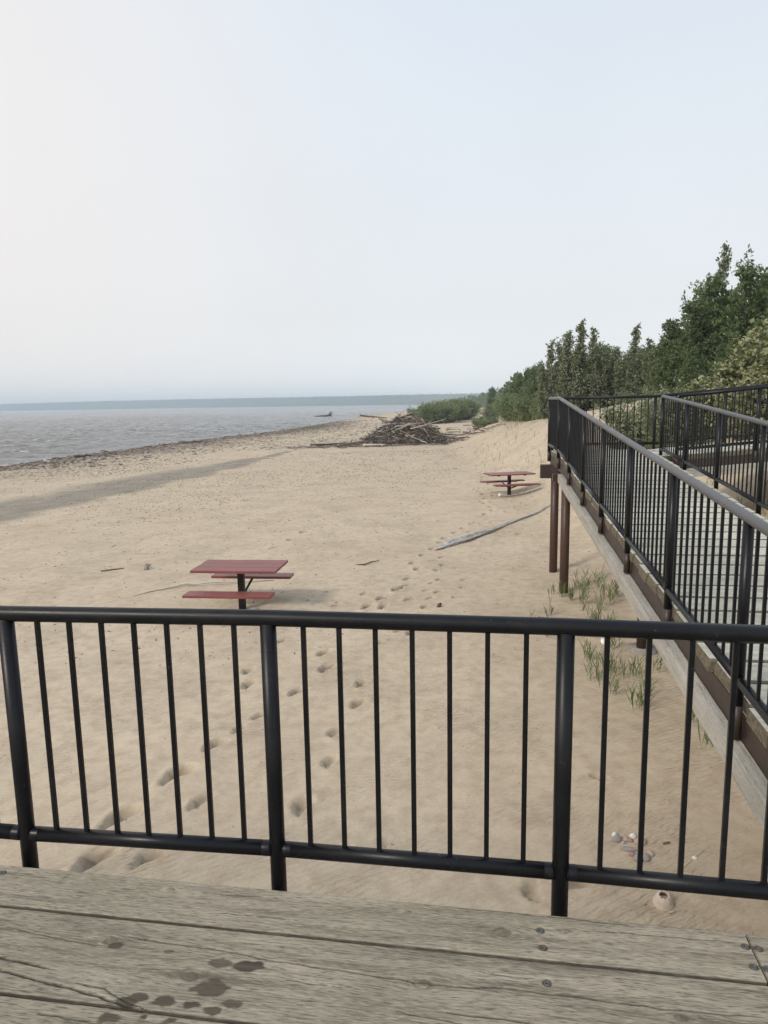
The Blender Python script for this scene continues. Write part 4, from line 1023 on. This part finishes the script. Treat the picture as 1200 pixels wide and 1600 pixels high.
mb = MB(); mb.tube([(0, 0, -.02), (.02, 0, .06), (.01, .02, .12)], [.055, .05, .035], 7); mb.tube([(0, .02, .04), (.09, .05, .10)], [.03, .012], 6)
tag(mb.build('wood_stump', DRIFT[0], None, True, loc=(-5.19, 14.89, hz(-5.19, 14.89))), 'small grey wood chunk standing in the sand right of the brown stick', 'wood chunk')
mb = MB(); mb.tube([(0, 0, -.01), (.02, .03, .04), (.05, .06, .05)], [.03, .034, .02], 7)
tag(mb.build('wood_chunk', DRIFT[2], None, True, loc=(.88, 11.32, hz(.88, 11.32))), 'small dark wood chunk on the sand just above the near railing', 'wood chunk')

# ------------------------------------------------------------------ beach litter (fine debris)
V = []; F = []
q = np.random.RandomState(55)
def bits(xs, ys, size, flat=.5, elong=1.0):
    global V, F
    zs = hfull(np.array(xs, float), np.array(ys, float)); sz = np.broadcast_to(size, (len(xs),))
    for x, y, z, s_ in zip(xs, ys, zs, sz):
        a_ = q.uniform(0, 6.28); e_ = elong * q.uniform(.6, 2.2); o = len(V); ca, sa = math.cos(a_), math.sin(a_)
        for (u_, v_, w_) in ((-e_, -.4, 0), (e_ * .7, -.5, 0), (e_, .5, 0), (-e_ * .6, .45, 0), (-.3, 0, flat * q.uniform(.6, 1.3)), (.35, .05, flat * q.uniform(.4, 1.2))):
            V.append((x + (u_ * ca - v_ * sa) * s_, y + (u_ * sa + v_ * ca) * s_, z + w_ * s_ - .001))
        F += [(o, o + 1, o + 5, o + 4), (o + 1, o + 2, o + 5, o + 5), (o + 2, o + 3, o + 4, o + 5), (o + 3, o, o + 4, o + 4)]
n = 1100; xs = q.uniform(-3.5, 3.2, n); ys = 3.6 + 9 * q.rand(n) ** .8; bits(xs, ys, q.uniform(.003, .011, n) * (.6 + ys * .04))
n = 20000; ys = 9 + 42 * q.rand(n) ** .8; xs = q.uniform(-1, 1, n) * (3 + ys * .42) - 3 - ys * .05; dd_ = fbm(xs * .12, ys * .12, 3, 7); keep = (q.rand(n) < .30 + .9 * (dd_ > .05)) & (np.abs(xs - np.interp(ys, [5, 12, 30, 50], [-.5, .5, 4, 7])) > .9) & (xs > np.interp(ys, SHY, SHX) + 6)
bits(xs[keep], ys[keep], q.uniform(.009, .030, keep.sum()) * (.6 + ys[keep] * .024))
n = 9000; ys = 46 + 110 * q.rand(n) ** 1.2; xs = np.interp(ys, SHY, SHX) + 1.2 + np.abs(q.randn(n)) * 5.0 * (q.rand(n) < .85) + 2 * q.rand(n); bits(xs, ys, q.uniform(.03, .13, n), .5, 1.5)
n = 14000; ys = 40 + 80 * q.rand(n) ** 1.2; xs = np.interp(ys, SHY, SHX) + .8 + 15 * q.rand(n) ** 1.6; bits(xs, ys, q.uniform(.012, .05, n), .6, 1.2)
n = 2600; ys = 58 + 75 * q.rand(n); xs = np.interp(ys, SHY, SHX) + 1 + q.rand(n) * 26; bits(xs, ys, q.uniform(.04, .13, n), .4, 1.8)
n = 500; ys = 40 + 25 * q.rand(n); xs = q.uniform(-9, 9, n); bits(xs, ys, q.uniform(.02, .06, n), .3, 1.8)
F4 = [f_ if len(set(f_)) == 4 else f_[:3] for f_ in F]
me = bpy.data.meshes.new('beach_debris'); me.from_pydata(V, [], F4); me.update(); me.materials.append(DRIFT[1])
me.materials.append(DRIFT[2]); me.materials.append(DRIFT[0]); me.polygons.foreach_set('material_index', np.repeat(q.randint(0, 3, len(F4) // 4), 4).astype(np.int32))
tag(link('beach_debris', me), 'scattered dark bits of bark, grit and wrack on the beach', 'debris', kind='stuff')
print('debris', len(F4))

# ------------------------------------------------------------------ stones, clay pot, litter
def stone(x, y, sx, sy, sz, mat, label, rz, seed, cat='stone', group='little heap of stones on the sand'):
    import bmesh
    x, y = 1.80 + (x - 1.80) * .85 + .045, 4.97 + (y - 4.97) * .85 - .10
    bm = bmesh.new(); bmesh.ops.create_icosphere(bm, subdivisions=3, radius=1)
    for v_ in bm.verts:
        k = 1 + .22 * float(vnoise(v_.co.x * 1.3 + seed * 3, v_.co.y * 1.3 + v_.co.z * 2, seed)) ; v_.co *= 1.2; v_.co = Vector((v_.co.x * sx * k, v_.co.y * sy * k, v_.co.z * sz * k))
    me = bpy.data.meshes.new('stone'); bm.to_mesh(me); bm.free(); me.materials.append(mat); me.polygons.foreach_set('use_smooth', [True] * len(me.polygons))
    tag(link('stone', me, None, (x, y, hz(x, y) + sz * .45), rz), label, cat, group)
ZL = lambda px, py: (px, py)
stone(1.70, 5.09, .032, .028, .024, STONES[0], 'grey-brown rounded stone at the back left of the stone heap, under a white shell', .3, 1)
stone(1.70, 5.15, .022, .016, .022, STONES[3], 'small white shell resting at the back left of the stone heap', .8, 2, 'shell')
stone(1.79, 5.10, .018, .032, .016, STONES[1], 'small tan stone beside the grey-brown rounded one', -.6, 3)
stone(1.745, 5.05, .014, .013, .011, STONES[1], 'smallest tan pebble near the middle left of the stone heap', 0, 4)
stone(1.86, 5.13, .024, .020, .020, STONES[3], 'small white stone at the back of the stone heap', .2, 5)
stone(1.90, 5.045, .042, .030, .028, STONES[1], 'largest tan stone at the right of the stone heap', .1, 6)
stone(1.82, 5.08, .020, .018, .014, STONES[2], 'reddish pebble at the middle back of the stone heap', .1, 7)
stone(1.755, 4.955, .050, .020, .014, STONES[0], 'flat dark grey wedge of stone in the middle of the heap', -.25, 8)
stone(1.765, 4.885, .022, .018, .014, STONES[2], 'pink pebble at the front left of the stone heap', .4, 9)
stone(1.80, 4.82, .028, .030, .022, STONES[0], 'round grey stone at the front of the heap, left of its twin', .2, 10)
stone(1.865, 4.825, .030, .028, .022, STONES[0], 'round grey stone at the front of the heap, right of its twin', 1.2, 11)
stone(1.93, 4.89, .018, .034, .018, STONES[1], 'upright brownish stone at the front right of the heap', .1, 12)
stone(2.13, 5.03, .03, .013, .01, DRIFT[1], 'brown bark chip lying right of the stone heap', .3, 13, 'bark chip')
stone(2.29, 4.82, .018, .014, .012, STONES[3], 'tiny white pebble on a pale straw right of the stone heap', .3, 14, 'pebble')
path_stick('straw', [(2.08, 4.60, 0), (2.24, 4.73, .004), (2.38, 4.83, 0)], [.0035, .004, .0025], DRIFT[3], 'pale dry straw under the tiny white pebble', 'straw')
# pot
px_, py_ = 1.85, 4.285; z_ = hz(px_, py_); pot = empty('clay_pot', (px_, py_, z_), 'small broken pale clay pot lying upside down on the sand by the deck', 'pot')
mb = MB(); prof = [(.066, -.01), (.068, .012), (.060, .018), (.058, .040), (.048, .064), (.036, .080), (.029, .082), (.027, .072), (.034, .055)]
n = 28; vs = [(r_ * math.cos(2 * math.pi * j / n), r_ * math.sin(2 * math.pi * j / n) * 1.0, z0 + (.006 * math.sin(j * 1.7) if k in (5, 6) else 0)) for k, (r_, z0) in enumerate(prof) for j in range(n)]
mb.add(vs, [(k * n + j, k * n + (j + 1) % n, (k + 1) * n + (j + 1) % n, (k + 1) * n + j) for k in range(len(prof) - 1) for j in range(n)]); o = mb.build('shell', CLAY, pot, True)
o.rotation_euler = (math.radians(14), math.radians(-6), 0)
MB().tube([(0, -.09, .002), (.05, -.085, .006)], [.006, .003], 5).build('shard', CLAY, pot, True)
pot.scale = (1, 1, 1)
def litter(x, y, label, s_, seed):
    rng = np.random.RandomState(seed); mb = MB(); vs = []
    for i in range(4):
        for j in range(4): vs.append(((i - 1.5) * s_ * .4 + rng.randn() * s_ * .06, (j - 1.5) * s_ * .3, abs(rng.randn()) * s_ * .45 + .005))
    mb.add(vs, [(i * 4 + j, (i + 1) * 4 + j, (i + 1) * 4 + j + 1, i * 4 + j + 1) for i in range(3) for j in range(3)])
    o = mb.build('crumpled_litter', PLAST, None, True, loc=(x, y, hz(x, y))); md = o.modifiers.new('thick', 'SOLIDIFY'); md.thickness = .002; tag(o, label, 'litter')
litter(3.06, 9.4, 'crumpled white scrap among the green grass shoots below the ramp', .10, 1)
litter(4.05, 24.0, 'white scrap on the sand in front of the farther picnic table', .14, 2)

# ------------------------------------------------------------------ beach grass
def grass_mesh(name, spots, rng):
    Vv = []; Ff = []; tt_ = []
    for (x, y, h) in spots:
        z = hz(x, y); la = rng.uniform(-.25, .25), rng.uniform(-.2, .2); ph = rng.uniform(0, 6.28)
        def blade(p0, d_, L, wd, bend):
            o = len(Vv); side = Vector((math.cos(rng.uniform(0, 3.14)), math.sin(rng.uniform(0, 3.14)), 0)).normalized()
            for k in range(4):
                u_ = k / 3.; c_ = p0 + d_ * L * u_ + bend * (u_ ** 2) * L; w_ = wd * (1 - u_ ** 1.6) * (.6 + .8 * min(1, u_ * 3)) + .0006
                Vv.append(c_ - side * w_); Vv.append(c_ + side * w_)
            for k in range(3): Ff.append((o + 2 * k, o + 2 * k + 1, o + 2 * k + 3, o + 2 * k + 2)); tt_.append(rng.rand())
        base = Vector((x, y, z - .01)); up_ = Vector((la[0], la[1], 1)).normalized()
        blade(base, up_, h * 1.1, .0028, Vector((.12, .04, 0)))
        for k in range(rng.randint(3, 6)):
            u_ = .15 + .17 * k; az = ph + k * 2.6; d_ = (up_ * 1.0 + Vector((math.cos(az), math.sin(az), 0)) * .28).normalized()
            blade(base + up_ * h * min(u_, .9), d_, h * rng.uniform(.35, .65), .0055, Vector((math.cos(az) * .18 + .1, math.sin(az) * .18, -.05)))
    return npmesh(name, [tuple(v_) for v_ in Vv], Ff, L_GRASS, {'tint': ('FACE', 'FLOAT', tt_)})
q = np.random.RandomState(71); sp = []
for cx, cy, sx, sy, n, h in [(2.62, 8.35, .16, .35, 22, .36), (2.95, 8.9, .22, .5, 14, .32), (3.1, 8.3, .25, .35, 14, .30), (2.75, 7.4, .14, .3, 8, .32), (3.0, 7.2, .25, .4, 9, .30), (3.2, 7.9, .2, .5, 7, .34),
                             (3.75, 11.5, .35, .5, 24, .36), (3.4, 11.2, .3, .6, 12, .34), (3.2, 10.2, .3, .5, 12, .32), (2.2, 9.5, .25, .3, 5, .26), (1.95, 10.2, .1, .2, 2, .26), (3.6, 12.4, .5, .5, 14, .34), (2.9, 12.2, .3, .5, 6, .24),
                             (3.05, 6.2, .15, .3, 3, .24), (3.0, 10.9, .6, .5, 8, .26)]:
    for k in range(max(1, n // 4)):
        ax, ay = cx + q.randn() * sx, cy + q.randn() * sy
        for j in range(q.randint(3, 8)): sp.append((ax + q.randn() * .035, ay + q.randn() * .04, h * q.uniform(.5, 1.25)))
for k in range(110):   # dune slope beyond
    y = q.uniform(13, 42); x = np.interp(y, FTY, FTX) + q.uniform(.5, 7); sp.append((x, y, q.uniform(.2, .55)))
for k in range(260):
    sp.append((q.uniform(4.6, 8), q.uniform(7, 13), q.uniform(.2, .45)))
for k in range(90):
    y = q.uniform(44, 56); sp.append((y * .21 + q.randn() * 1.0, y, q.uniform(.3, .6)))
for k in range(300):
    y = 115 + q.randn() * 5; sp.append((-11.5 + q.randn() * 2.2, y, q.uniform(.4, .8)))
tag(link('beach_grass', grass_mesh('beach_grass', sp, q)), 'thin green grass shoots coming up through the sand beside the ramp and on the dune', 'grass', kind='stuff')
o = link('reed_shoot', grass_mesh('reed_shoot', [(3.04, 6.35, .62), (3.06, 6.33, .5)], np.random.RandomState(5)))
tag(o, 'tall single green reed shoot standing alone below the grey timber beam', 'reed')

# ------------------------------------------------------------------ haze
hm = bpy.data.materials.new('haze_air'); hm.use_nodes = True; t = hm.node_tree; t.nodes.clear()
ou = t.nodes.new('ShaderNodeOutputMaterial'); pv = t.nodes.new('ShaderNodeVolumePrincipled')
pv.inputs['Color'].default_value = (.77, .90, 1.0, 1); pv.inputs['Density'].default_value = .00042; pv.inputs['Anisotropy'].default_value = .0
t.links.new(pv.outputs[0], ou.inputs['Volume'])
mb = MB().box((0, 1800, (60 - 9) / 2), (9000, 4900, 60 + 9)); o = mb.build('haze', hm); tag(o, 'thin pale summer haze over the lake and beach', 'haze', kind='stuff')
